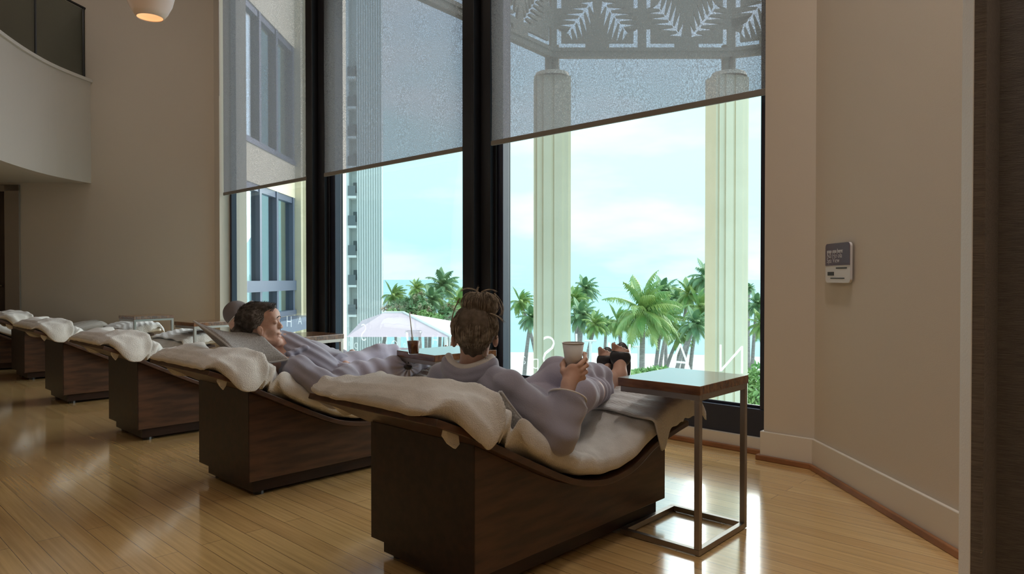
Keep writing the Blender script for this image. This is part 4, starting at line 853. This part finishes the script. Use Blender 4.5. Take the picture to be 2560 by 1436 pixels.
for e in (-1, 1):
    s.ell(H(e*.030, .002, .098), (.016, .012, .010), HA, k=.012, sub=True).ell(H(e*.030, .002, .084), (.012, .012, .010), HA, k=.003)
    s.ell(H(e*.081, .048, -.004), (.010, .016, .028), [nrm(CR+CF*e*.45), nrm(CF-CR*e*.45), CU], k=.008); s.ell(H(e*.091, .046, .010), (.006, .010, .018), HA, k=.004, sub=True)
s.cap(H(0, .05, -.01), at(1184, 940, 2.75), .050, .060, k=.03)
s.cap(at(1184, 935, 2.74), Rsh, .05, .045, k=.03).cap(at(1184, 935, 2.74), Lsh, .05, .045, k=.03)
s.ell(mid-U0*.09, (.155, .085, .13), tax, k=.04).cap(mid-U0*.12, pel, .10, .115, k=.05).ell(pel, (.15, .11, .10), tax, k=.04)
s.chain([Rsh, Relb, Rwr], [.045, .038, .026], .02).chain([Lsh, Lelb, Lwr], [.045, .038, .026], .02)
s.chain([hipL, knL, lerp(knL, anL, .35), anL], [.080, .056, .054, .034], .03).chain([hipR, knR, lerp(knR, anR, .35), anR], [.080, .056, .054, .034], .03)
for hl, bl_, an in ((heelL, ballL, anL), (heelR, ballR, anR)):
    s.ell(hl, (.027, .030, .032), HA, k=.02).chain([an, lerp(hl, bl_, .35)-CF*.020, bl_-CF*.004], [.032, .033, .026], .02).cap(hl, bl_, .024, .026, k=.02)
    s.ell(bl_, (.042, .020, .034), HA, k=.015)
    for j in range(5):
        x = (j-2)*.0165; bx = bl_+CR*x+CU*(.016-.004*abs(j-1)); tp = bl_+CR*x*1.05+CU*(.052-.0075*j)-CF*.004; s.cap(bx, tp, .010, .0085 if j else .0115, k=.005)
# right hand: back of the hand to the camera, thumb round the left of the cup, fingers round the right
pc_ = at(1432, 934, 2.662)
s.cap(Rwr, at(1429, 945, 2.662), .025, .026, k=.02)
F4 = [[at(1447, 914, 2.660), at(1463, 899, 2.690), at(1462, 886, 2.722), at(1447, 880, 2.748)], [at(1451, 926, 2.662), at(1466, 914, 2.692), at(1464, 903, 2.724), at(1446, 898, 2.750)],
      [at(1451, 938, 2.664), at(1464, 930, 2.694), at(1461, 920, 2.724), at(1444, 914, 2.748)], [at(1446, 949, 2.664), at(1459, 945, 2.690), at(1457, 936, 2.716), at(1441, 930, 2.738)]]
TH_ = [at(1418, 948, 2.664), at(1408, 928, 2.676), at(1407, 912, 2.696), at(1411, 901, 2.712)]
hand_dir(s, pc_, (.032, .015, .038), HA, F4, TH_, r=.0088)
# left hand lying in the lap
lh = Lwr+nrm(Lwr-Lelb)*.05; dL = nrm(Lwr-Lelb); pL = nrm(np.cross(U0, dL))
FL = [[lh+dL*.03+pL*(q-1.5)*.017, lh+dL*(.062-.003*q)+pL*(q-1.5)*.019-U0*.006, lh+dL*(.085-.008*abs(q-1))+pL*(q-1.5)*.018-U0*.022] for q in range(4)]
hand_dir(s, lh, (.042, .036, .014), [dL, pL, U0], FL, [lh-dL*.015+pL*.03, lh+dL*.02+pL*.048-U0*.006, lh+dL*.045+pL*.046-U0*.014])
sobj('body', s, M['skin'], wo)
# nails and toenails as tiny dark plates
for f in F4[:2]:
    p = f[2]; o = obj('fingernail', MB().lathe([(.0, -.0045), (.0052, -.002), (.0055, .002), (.0, .0045)], f[-1]+CR*.004+CU*.004, 10), M['nail'], wo, smooth=True)
# ---- robe jacket
s = SD(lo, hi, .004)
s.ell(mid-U0*.085, (.178, .112, .150), tax, k=.05).cap(mid-U0*.12, pel, .128, .145, k=.06).ell(pel, (.18, .135, .11), tax, k=.05)
s.cap(at(1184, 936, 2.745), Rsh, .052, .064, k=.05).cap(at(1180, 934, 2.76), Lsh, .052, .064, k=.05)
s.chain([Rsh, Relb], [.066, .066], .010, fold=(.0035, 42, 9)).cap(Relb+U0*.0, lerp(Relb, Rwr, .74)+CR*.006, .056, .072, k=.03, flat='b')
s.cap(Relb+CR*.01-U0*.02, lerp(Relb, Rwr, .60)+CR*.03, .05, .055, k=.03, flat='b')
s.chain([Lsh, Lelb], [.066, .066], .03, fold=(.004, 40, 9)).cap(Lelb, lerp(Lelb, Lwr, .9), .060, .070, k=.03, flat='b')
s.cap(lerp(Relb, Rwr, .30), lerp(Relb, Rwr, .90)+CR*.012, .040, .066, k=.006, sub=True).cap(lerp(Lelb, Lwr, .45), lerp(Lelb, Lwr, 1.05), .040, .062, k=.006, sub=True)
s.cap(H(0, .06, .01), at(1184, 925, 2.735), .056, .064, k=.01, sub=True)
u1 = nrm(Relb-Rsh); hd = nrm(pel-mid)
s.disp(lambda P: -.0085*rid(15*((P[0])*sx[0]+(P[1])*sx[1]+P[2]*1.1)+2.6*wn(P, 7, 1))*np.clip(.45+1.2*wn(P, 5, 4), 0, 1)-.004*rid(34*(P[1]*.8-P[0]*.5)+3*wn(P, 9, 3))*np.clip(.3+wn(P, 8, 2), 0, 1)+.0018*np.sin(90*(P[0]*.5+P[2])+4*wn(P, 9, 2)))
sobj('robe', s, M['robe'], wo)
# cuff edge and the pale collar
cu_c = lerp(Relb, Rwr, .74)+CR*.006; ax1 = nrm(Rwr-Relb); b1 = nrm(CR-ax1*(ax1@CR)); b2 = np.cross(ax1, b1)
obj('cuff', MB().tube([cu_c+.0705*(b1*math.cos(a)+b2*math.sin(a)) for a in np.linspace(0, 2*math.pi, 40)], .0045, 6), M['lining'], wo, smooth=True)
ringp = [at(*p) for p in [(1122, 892, 2.74), (1128, 906, 2.69), (1146, 919, 2.665), (1170, 921, 2.655), (1196, 914, 2.655), (1217, 904, 2.67), (1228, 895, 2.71), (1226, 908, 2.80), (1205, 930, 2.86), (1165, 935, 2.87), (1132, 915, 2.82)]]
def closed(P, n=6):
    o = []; m = len(P)
    for i in range(m):
        a, b, c, d = P[i-1], P[i], P[(i+1) % m], P[(i+2) % m]
        for t in np.linspace(0, 1, n, endpoint=False): o.append(.5*((2*b)+(c-a)*t+(2*a-5*b+4*c-d)*t*t+(3*b-3*c+d-a)*t**3))
    return o
CL = closed(ringp); s = SD(*bbox(CL, .06), .003)
for i in range(len(CL)): s.cap(CL[i], CL[(i+1) % len(CL)], .0145, k=.004)
sobj('collar_lining', s, M['lining'], wo)
s = SD(*bbox(CL, .07), .0032)
for i in range(len(CL)): a = CL[i]-CU*.017+nrm(CL[i]-at(1180, 905, 2.75))*.010; b = CL[(i+1) % len(CL)]-CU*.017+nrm(CL[(i+1) % len(CL)]-at(1180, 905, 2.75))*.010; s.cap(a, b, .0155, k=.01); s.cap(a-CU*.02+(a-CL[i])*.3, b-CU*.02, .018, k=.01)
sobj('collar', s, M['robe'], wo)
# ---- trousers
s = SD(lo, hi, .004)
cL, cR_ = lerp(knL, anL, .73), lerp(knR, anR, .80)
s.ell(pel, (.165, .125, .10), tax, k=.04)
s.cap(hipL, knL, .098, .074, k=.03, fold=(.005, 44, 8, 1)).cap(knL, cL, .073, .060, k=.03, flat='b', fold=(.0045, 70, 10, 2))
s.cap(hipR, knR, .098, .074, k=.03, fold=(.005, 44, 8, 3)).cap(knR, cR_, .072, .050, k=.02, flat='b', fold=(.006, 80, 12, 4))
s.disp(lambda P: -.0075*rid(26*(P[1]*.9+P[2]*.5-P[0]*.4)+3.4*wn(P, 7, 3))*np.clip(.5+wn(P, 6, 1), 0, 1))
sobj('trousers', s, M['pants'], wo)
# ---- black slides, each a thing worn on a foot
for (hl, bl_, lab) in ((heelL, ballL, 'black open-toe slide on the upper crossed foot of the woman'), (heelR, ballR, 'black open-toe slide on the lower, farther foot of the woman')):
    d = nrm(bl_-hl); r0 = nrm(CR-d*(d@CR)); f0 = nrm(np.cross(d, r0)); f0 = f0 if f0@CF > 0 else -f0; c = lerp(hl, bl_, .55)+f0*.034+CR*.010
    s = SD(*bbox([c-d*.16, c+d*.16, c-f0*.09], .07), .003)
    s.ell(c+d*.010, (.051, .0150, .132), [r0, f0, d], k=.004)
    sole = s; sl_ = sobj('slide', sole, M['slide'], wo)
    sl_['label'] = 'black rubber slide'
    s = SD(*bbox([c-d*.16, c+d*.16, c-f0*.09], .07), .003); q = bl_-d*.012
    s.ell(q-f0*.004, (.053, .036, .052), [r0, f0, d], k=.004).cut(q+d*.022-f0*.03, nrm(d*.9-f0*.25)).cut(c+f0*.004, f0)
    sobj('strap', s, M['slide'], sl_)
    for j in range(3): obj('toenail', MB().lathe([(.0, -.0015), (.0050, 0), (.0, .0018)], bl_+r0*(j-2)*.0165*1.05+d*(.056-.0075*j)-f0*.0095, 8, -f0), M['nail'], wo, smooth=True)
# ---- hair: scalp volume, bun, and loose strands
rs = np.random.RandomState(5); HX = [CR, CF, CU]
s = SD(*box8(H, (-.11, .13, -.13), (.11, -.16, .12), .01), .003)
s.ell(H(0, -.004, -.004), (.083, .108, .097), HA, k=.01).cap(H(0, .02, -.03), H(-.002, .066, -.040), .062, .042, k=.03)
s.ell(H(0, .050, .085), (.10, .075, .090), HA, k=.01, sub=True)
for e in (-1, 1): s.ell(H(e*.088, .052, .004), (.024, .034, .030), HA, k=.008, sub=True)
BC = at(1200, 760, 2.70)
s.ell(BC, (.062, .056, .040), HA, k=.008)
s.disp(lambda P: .0030*np.sin(190*(P[0]*CR[0]+P[1]*CR[1])+5*wn(P, 20, 1))+.0015*wn(P, 70, 2))
hv = sobj('hair', s, M['hair'], wo)
mb = MB()
def strand(P, r): 
    P = [np.array(p) for p in P]; Q = []
    for t in np.linspace(0, 1, 9): n_ = len(P)-1; Q.append(sum(math.comb(n_, i)*t**i*(1-t)**(n_-i)*P[i] for i in range(n_+1)))
    mb.tube(Q, [r*(1-.65*i/8) for i in range(9)], 3, cap=False)
def sc_(a, z, g=0): r = math.sqrt(max(0, 1-z*z)); return H((.084+g)*r*math.cos(a), -(.098+g)*z-.004, (.109+g)*r*math.sin(a)-.004)
for i in range(900):     # swept up from the nape and sides to the knot
    a = rs.uniform(-math.pi*1.02, .02)+rs.choice([0, 0, .25]); z0 = rs.uniform(-.88, -.45) if abs(a+math.pi/2) < 1.0 else rs.uniform(-.35, .1)
    g0 = rs.uniform(.004, .010); P = [sc_(a, z0, g0), sc_(a+rs.uniform(-.1, .1), z0*.5+.12, g0+.006), sc_(a+rs.uniform(-.15, .15), .66, g0+.012), BC+CR*rs.uniform(-.03, .03)-CU*.03+CF*rs.uniform(-.03, .03)]; strand(P, .0012)
for i in range(420):     # bun: fountains out from the centre and curls down
    a = rs.uniform(0, 2*math.pi); w = rs.uniform(.045, .080); top = BC+CU*rs.uniform(.026, .040)+CR*rs.uniform(-.012, .012)
    o_ = CR*math.cos(a)+CF*math.sin(a)*.85; strand([top, top+o_*w*.9+CU*rs.uniform(.010, .032), BC+o_*w*1.22+CU*rs.uniform(-.01, .02), BC+o_*w*rs.uniform(.75, 1.05)-CU*rs.uniform(.03, .062), BC+o_*w*.4-CU*rs.uniform(.04, .06)], rs.uniform(.0010, .0019))
for P in [[(1150, 745), (1132, 775), (1128, 800), (1128, 812)], [(1147, 752), (1128, 790), (1127, 812), (1137, 835)], [(1225, 785), (1240, 788), (1250, 792), (1262, 806)], [(1222, 783), (1245, 785), (1255, 800), (1258, 804)],
          [(1220, 786), (1212, 808), (1226, 825), (1240, 842)], [(1238, 740), (1256, 765), (1258, 785), (1248, 790)], [(1235, 735), (1262, 755), (1262, 778), (1252, 793)], [(1152, 728), (1165, 718), (1180, 720), (1196, 730)],
          [(1205, 730), (1220, 722), (1232, 722), (1242, 730)], [(1160, 790), (1168, 800), (1166, 798), (1178, 792)], [(1240, 842), (1236, 856), (1244, 846), (1247, 842)], [(1207, 880), (1205, 895), (1212, 890), (1216, 897)], [(1214, 875), (1212, 885), (1214, 890), (1213, 898)], [(1140, 800), (1138, 830), (1141, 850), (1140, 862)],
          [(1192, 728), (1196, 714), (1198, 722), (1196, 718)], [(1208, 805), (1222, 815), (1240, 835), (1242, 800)], [(1236, 770), (1250, 775), (1240, 785), (1232, 790)]]:
    for j in range(5): d0 = 2.655+.01*rs.normal(); strand([at(x+rs.normal()*1.6, y+rs.normal()*1.6, d0+.004*rs.normal()) for x, y in P], .0011)
obj('loose_strands', mb, M['hairl'], wo, smooth=True)
# ---- paper cup in her hand
ct = at(1433, 857, 2.705); cb = ct-U0*.104
cup = empty('paper_cup', tuple(cb)); tag(cup, 'white paper cup held in the hand of the woman', 'cup')
pr_ = [(.0, .004), (.0265, .004), (.0268, .0), (.0275, .0), (.0425, .102), (.0415, .1015), (.027, .006), (.0, .0065)]
obj('cup_wall', MB().lathe(pr_, cb, 40), M['paper'], cup, smooth=True); obj('rim', MB().tube([ct+.0425*(CR*math.cos(a)+F0*math.sin(a))-U0*.001 for a in np.linspace(0, 2*math.pi, 41)], .0017, 6), M['rimm'], cup, smooth=True)
obj('tea', MB().lathe([(.0, .08), (.0375, .08)], cb, 30), M['coffee'], cup)
# ---------------------------------------------------------------- reclining man, face in profile to the right
KM = 3.80/FPX
def G(px, py, side=0.0): return at(px, py, 3.80-side)
mo = empty('person', (-3.6, 2.0, 0)); tag(mo, 'person in profile reclining, short grey-brown hair, lavender robe, head on a grey pillow', 'person', 'people on the loungers')
mRs, mLs = at(748, 928, 3.66), at(742, 902, 3.98); mmid = (mRs+mLs)/2; mpel = np.array((-3.60, 2.20, .51))
mEl, mWr = at(838, 985, 3.64), at(872, 935, 3.84); fEl, fWr = at(802, 905, 4.12), at(862, 915, 4.02)
mh1, mh2 = at(868, 952, 3.90), at(850, 930, 4.08); mk1, ma1 = at(1003, 922, 4.16), at(1112, 922, 4.50); mk2, ma2 = at(955, 893, 4.36), at(1128, 908, 4.80)
lo2, hi2 = bbox([G(590, 800), at(590, 830, 3.8), mRs, mLs, mEl, ma1, ma2, at(1160, 900, 4.9)], .14)
MA = [CR, CF, CU]; tl = math.radians(8); fa = CR*math.cos(tl)+CU*math.sin(tl); ua = CU*math.cos(tl)-CR*math.sin(tl); FA = [fa, CF, ua]
s = SD(lo2, hi2, .0036)
def ped(px, py, sd_, rf, rsd, ru, k=.012, sub=False, q=FA): s.ell(G(px, py, sd_), (rf, rsd, ru), q, k=k, sub=sub)
ped(641, 806, 0, .094, .070, .086); ped(670, 829, 0, .062, .058, .074, k=.03); ped(694, 851, 0, .026, .028, .024, k=.018); ped(676, 790, 0, .050, .060, .050, k=.03)
s.cap(G(655, 846, .05), G(690, 858, .02), .020, .016, k=.03).cap(G(655, 846, -.05), G(690, 858, -.02), .020, .016, k=.03)
ped(692, 795, 0, .010, .046, .008, k=.014)
s.cap(G(692, 800), G(703, 817), .0075, .0100, k=.010).ell(G(700, 820, .009), (.010, .008, .007), FA, k=.006).ell(G(700, 820, -.009), (.010, .008, .007), FA, k=.006)
ped(699, 834, 0, .011, .024, .0058, k=.006); ped(698.5, 841, 0, .011, .021, .0062, k=.006); ped(706, 837.3, 0, .016, .022, .0018, k=.002, sub=True); ped(700, 846.5, 0, .008, .018, .004, k=.006, sub=True)
for e in (-1, 1):
    ped(695, 806, e*.030, .013, .016, .010, k=.012, sub=True); ped(688, 806, e*.030, .0125, .014, .0105, k=.003); ped(699, 808, e*.031, .008, .014, .0012, k=.001, sub=True)
    ped(650, 827, e*.074, .016, .010, .027, k=.008); ped(653, 824, e*.083, .009, .006, .019, k=.004, sub=True); ped(676, 838, e*.052, .020, .008, .016, k=.02, sub=True)
s.cap(G(642, 856), at(700, 912, 3.82), .050, .050, k=.015)
s.cap(at(712, 908, 3.82), mRs, .055, .05, k=.03).cap(at(712, 908, 3.82), mLs, .055, .05, k=.03)
tx2 = nrm(mpel-mmid); sd2 = nrm(mRs-mLs); nn2 = np.cross(tx2, sd2)
s.ell(mmid+tx2*.10, (.16, .155, .095), [tx2, sd2, nn2], k=.04).cap(mmid+tx2*.12, mpel, .11, .12, k=.05)
s.chain([mRs, mEl, mWr], [.05, .042, .030], .02).chain([mLs, fEl, fWr], [.05, .042, .030], .02)
s.chain([mh1, mk1, ma1], [.085, .060, .038], .03).chain([mh2, mk2, ma2], [.085, .060, .038], .03)
for an in (ma1, ma2):
    f = an+CF*.05; s.cap(an, f-U0*.02, .036, .032, k=.02).cap(f-U0*.02, f+U0*.10+CR*.03, .032, .030, k=.02)
    for j in range(5): s.cap(f+U0*.10+CR*(.03+.016*(j-2)), f+U0*(.14-.006*j)+CR*(.036+.017*(j-2)), .011, .009, k=.005)
for wr, el in ((mWr, mEl), (fWr, fEl)):
    d = nrm(wr-el); c = wr+d*.045; p = nrm(np.cross(U0, d)); u = np.cross(d, p)
    hand_dir(s, c, (.045, .038, .015), [d, p, u], [[c+d*.03+p*(q-1.5)*.019, c+d*(.066-.003*q)+p*(q-1.5)*.020+u*.004, c+d*(.092-.008*abs(q-1))+p*(q-1.5)*.018-u*.012] for q in range(4)], [c-d*.02+p*.03, c+d*.02+p*.048, c+d*.045+p*.048-u*.008], r=.0095)
s.disp(lambda P: .0012*wn(P, 70, 3), *box8(G, (600, 760, -.1), (708, 880, .1), .0))
sobj('body', s, M['skin2'], mo)
# hair and stubble-short sides
s = SD(*box8(G, (585, 748, .11), (705, 880, -.11), .01), .0028)
s.ell(G(638, 801), (.104, .086, .099), FA, k=.01).ell(G(664, 770), (.055, .060, .030), FA, k=.02).cap(G(610, 835), G(625, 850), .066, .055, k=.02)
s.ell(G(708, 838), (.120, .2, .128), FA, k=.004, sub=True).ell(G(658, 840), (.046, .2, .050), FA, k=.006, sub=True).cut(G(660, 862), nrm(-CU+CR*.55))
s.disp(lambda P: .0012*np.sin(170*(P[2]+.5*P[0])+5*wn(P, 30, 1))+.001*wn(P, 80, 2))
sobj('hair', s, M['hairs'], mo)
mb = MB(); rs = np.random.RandomState(9)
for i in range(620):
    u, v = rs.uniform(0, 1), rs.uniform(-1, 1); x = 622+u*62; y = 764+((x-640)/50)**2*7-4; sdv = v*.06; y += (v*v)*14
    b = G(x, y+3, sdv); tp = G(x+rs.uniform(3, 9), y-rs.uniform(3, 9)*(.7+.5*u)+(v*v)*3, sdv*1.08); strand([b, lerp(b, tp, .6)+CU*.003, tp], .0013)
hc = G(638, 801); tm = MB(); hm = mb
def inell(p, c, r): q = p-c; return ((q@FA[0])/r[0])**2+((q@FA[1])/r[1])**2+((q@FA[2])/r[2])**2 < 1
for i in range(5200):
    u = rs.normal(size=3); u /= np.linalg.norm(u); p = hc+FA[0]*u[0]*.105+FA[1]*u[1]*.087+FA[2]*u[2]*.100
    if inell(p, G(708, 838), (.119, .2, .127)) or inell(p, G(658, 840), (.045, .2, .049)) or u[2] < -.75: continue
    n_ = nrm(FA[0]*u[0]/.105+FA[1]*u[1]/.087+FA[2]*u[2]/.1); d = (-fa*.75-ua*.55 if u[2] < .55 else fa*.9+ua*.15*rs.normal()); d = nrm(d-n_*(d@n_)+n_*.22+rs.normal(size=3)*.12); l = rs.uniform(.008, .016)
    q = p-G(652, 800); tmp = (q@fa) > -.006 and u[2] < .55
    mb = tm if tmp else hm; strand([p-n_*.002, p+d*l*.55, p+d*l], rs.uniform(.0006, .0011))
obj('temple_hair', tm, M['temple'], mo, smooth=True); mb = MB()
for e in (-1, 1):
    for i in range(46): t = i/45; b = G(701-9*t**1.5, 793+3*t-4*math.sin(math.pi*t), e*(.016+.030*t)); strand([b-fa*.002, b+fa*.003, b+fa*.001-ua*.002-CF*e*-.004], .0009)
    obj('eyebrow', mb, M['hairs'], mo, smooth=True); mb = MB()
mb = hm
obj('hair_tufts', mb, M['hairs'], mo, smooth=True)
# robe
s = SD(lo2, hi2, .0045)
s.ell(mmid+tx2*.09, (.15, .172, .100), [tx2, sd2, nn2], k=.04).cap(mmid+tx2*.12, mpel, .118, .140, k=.06).ell(mpel, (.16, .17, .12), [tx2, sd2, nn2], k=.05)
s.cap(at(722, 882, 3.93), at(745, 878, 3.95), .020, .026, k=.02).cap(at(718, 915, 3.82), mRs, .058, .070, k=.05).cap(at(720, 908, 3.84), mLs, .058, .070, k=.05)
s.cap(mRs, mEl, .074, .072, k=.03, fold=(.007, 30, 8, 1)).cap(mEl, lerp(mEl, mWr, .85), .068, .075, k=.03, flat='b', fold=(.006, 40, 9, 2)).cap(mLs, fEl, .072, .068, k=.03).cap(fEl, lerp(fEl, fWr, .85), .064, .070, k=.03, flat='b')
s.cap(G(660, 872), at(706, 914, 3.82), .056, .058, k=.01, sub=True)
s.cap(at(740, 866, 3.90), at(800, 885, 3.93), .016, .014, k=.01).cap(at(800, 885, 3.93), at(862, 918, 3.95), .014, .016, k=.01).cap(at(722, 885, 3.76), at(765, 868, 3.84), .016, .014, k=.01)
s.disp(lambda P: -.011*rid(15*(P[0]*.6+P[1]*.75-P[2]*.9)+2.8*wn(P, 7, 1))*np.clip(.35+1.3*wn(P, 5, 4), 0, 1)+.0025*np.sin(75*(P[1]+P[2])+4*wn(P, 9, 2)))
sobj('robe', s, M['robe'], mo)
# trousers with the knot of the tie
s = SD(lo2, hi2, .0045)
s.ell(mpel, (.15, .16, .11), [tx2, sd2, nn2], k=.04)
s.cap(mh1, mk1, .100, .078, k=.04, fold=(.007, 55, 7, 1)).cap(mk1, lerp(mk1, ma1, .93), .076, .062, k=.03, flat='b', fold=(.006, 70, 9, 2))
s.cap(mh2, mk2, .100, .074, k=.04, fold=(.006, 40, 7, 3)).cap(mk2, lerp(mk2, ma2, .93), .072, .060, k=.03, flat='b', fold=(.006, 60, 9, 4))
s.cap(at(945, 872, 4.3), at(985, 872, 4.4), .028, .024, k=.03)
kt = at(1021, 919, 4.06)
s.disp(lambda P: -.009*rid(24*(P[0]*.5+P[1]*.9-P[2]*.4)+3*wn(P, 7, 3))*np.clip(.45+wn(P, 6, 1), 0, 1))
s.disp(lambda P: .006*np.exp(-(((P[0]-kt[0])**2+(P[1]-kt[1])**2+(P[2]-kt[2])**2)/.012))*np.sin(14*np.arctan2(P[2]-kt[2], (P[0]-kt[0])*CR[0]+(P[1]-kt[1])*CR[1])))
sobj('trousers', s, M['pants'], mo)
s = SD(*bbox([kt], .06), .0025); s.ell(kt, (.026, .014, .014), HA).ell(kt-CR*.012+CU*.004, (.014, .014, .012), HA, k=.01).disp(lambda P: .002*wn(P, 200, 1)); sobj('knot', s, M['slide'], mo)
# ---------------------------------------------------------------- third person with a cap, mostly hidden
po = empty('person', (-5.3, 2.3, 0)); tag(po, 'person in a taupe cap lying beyond the reclining man, seen behind his head', 'person', 'people on the loungers')
def Q(px, py, s_=0.0): return at(px, py, 5.43+s_)
pp = [Q(595, 792), Q(620, 882, .05), np.array((-5.32, 2.75, .48)), at(835, 896, 5.98), at(885, 912, 6.2)]
s = SD(*bbox(pp, .2), .0055); s.ell(Q(594, 792), (.076, .095, .108), HA).ell(Q(600, 808, .05), (.06, .06, .07), HA, k=.03).cap(Q(603, 786, .10), Q(604, 796, .12), .009, .012, k=.01)
s.ell(Q(569, 800, .0), (.012, .02, .03), HA, k=.008).ell(Q(619, 800, .0), (.012, .02, .03), HA, k=.008)
s.cap(Q(596, 812), pp[1], .055, .06, k=.03).cap(pp[1], pp[2], .10, .11, k=.05)
for e in (-.09, .09):
    o3 = np.array((e, 0, 0)); s.chain([pp[2]+o3, pp[3]+o3*.9, pp[4]+o3*.8], [.08, .055, .038], .03); ft = pp[4]+o3*.8; s.cap(ft, ft+np.array((0, .03, .10)), .035, .03, k=.02)
    a_ = pp[1]+np.array((e*1.9, .0, -.03)); b_ = a_+np.array((e*.6, .2, -.12)); c_ = pp[2]+np.array((e*.5, .05, .12)); s.chain([a_, b_, c_], [.05, .04, .03], .02)
    hand_dir(s, c_+np.array((0, .04, 0)), (.036, .045, .014), np.eye(3), [[c_+np.array(((q-1.5)*.018, .07, 0)), c_+np.array(((q-1.5)*.019, .105, -.005))] for q in range(4)], [c_+np.array((-e*.3, .03, 0)), c_+np.array((-e*.5, .06, 0))])
sobj('body', s, M['skin2'], po)
s = SD(*bbox(pp, .22), .0055); s.cap(pp[1], pp[2], .12, .13, k=.05).ell(pp[1]+U0*.0, (.19, .10, .09), np.eye(3), k=.05)
for e in (-.09, .09):
    o3 = np.array((e, 0, 0)); a_ = pp[1]+np.array((e*1.9, .0, -.03)); b_ = a_+np.array((e*.6, .2, -.12)); c_ = pp[2]+np.array((e*.5, .05, .12)); s.chain([a_, b_, lerp(b_, c_, .85)], [.07, .065, .06], .03)
    s.chain([pp[2]+o3, pp[3]+o3*.9, pp[4]+o3*.8], [.10, .078, .06], .03)
s.disp(lambda P: .005*np.sin(40*(P[0]+P[1])+3*wn(P, 7, 1))); sobj('robe', s, M['robe'], po)
s = SD(*bbox([Q(592, 785)], .17), .0035); s.ell(Q(591, 783), (.097, .112, .098), HA, k=.01)
pn = nrm(CR*.72-CU*.70); s.cut(Q(597, 793), pn)
s.disp(lambda P: .003*wn(P, 30, 1)+.0015*wn(P, 70, 5)); cp_ = sobj('cap', s, M['cap'], po); cp_['label'] = 'taupe cloth cap'
c0 = Q(597, 793); v1 = nrm(CR*.70+CU*.72); v2 = CF
obj('cap_seam', MB().tube([c0+v1*.093*math.cos(a)+v2*.106*math.sin(a)+pn*-.002 for a in np.linspace(0, 2*math.pi, 40)], .003, 5), M['seam'], cp_, smooth=True)
vz = MB().grid([[c0+v1*(.088+.07*t*math.cos(a))+v2*math.sin(a)*.08-pn*.004+CU*.01*t for a in np.linspace(-1.3, 1.3, 12)] for t in np.linspace(0, 1, 5)]); o = obj('visor', vz, M['cap'], cp_, smooth=True, fixn=False); sm = o.modifiers.new('s', 'SOLIDIFY'); sm.thickness = .005
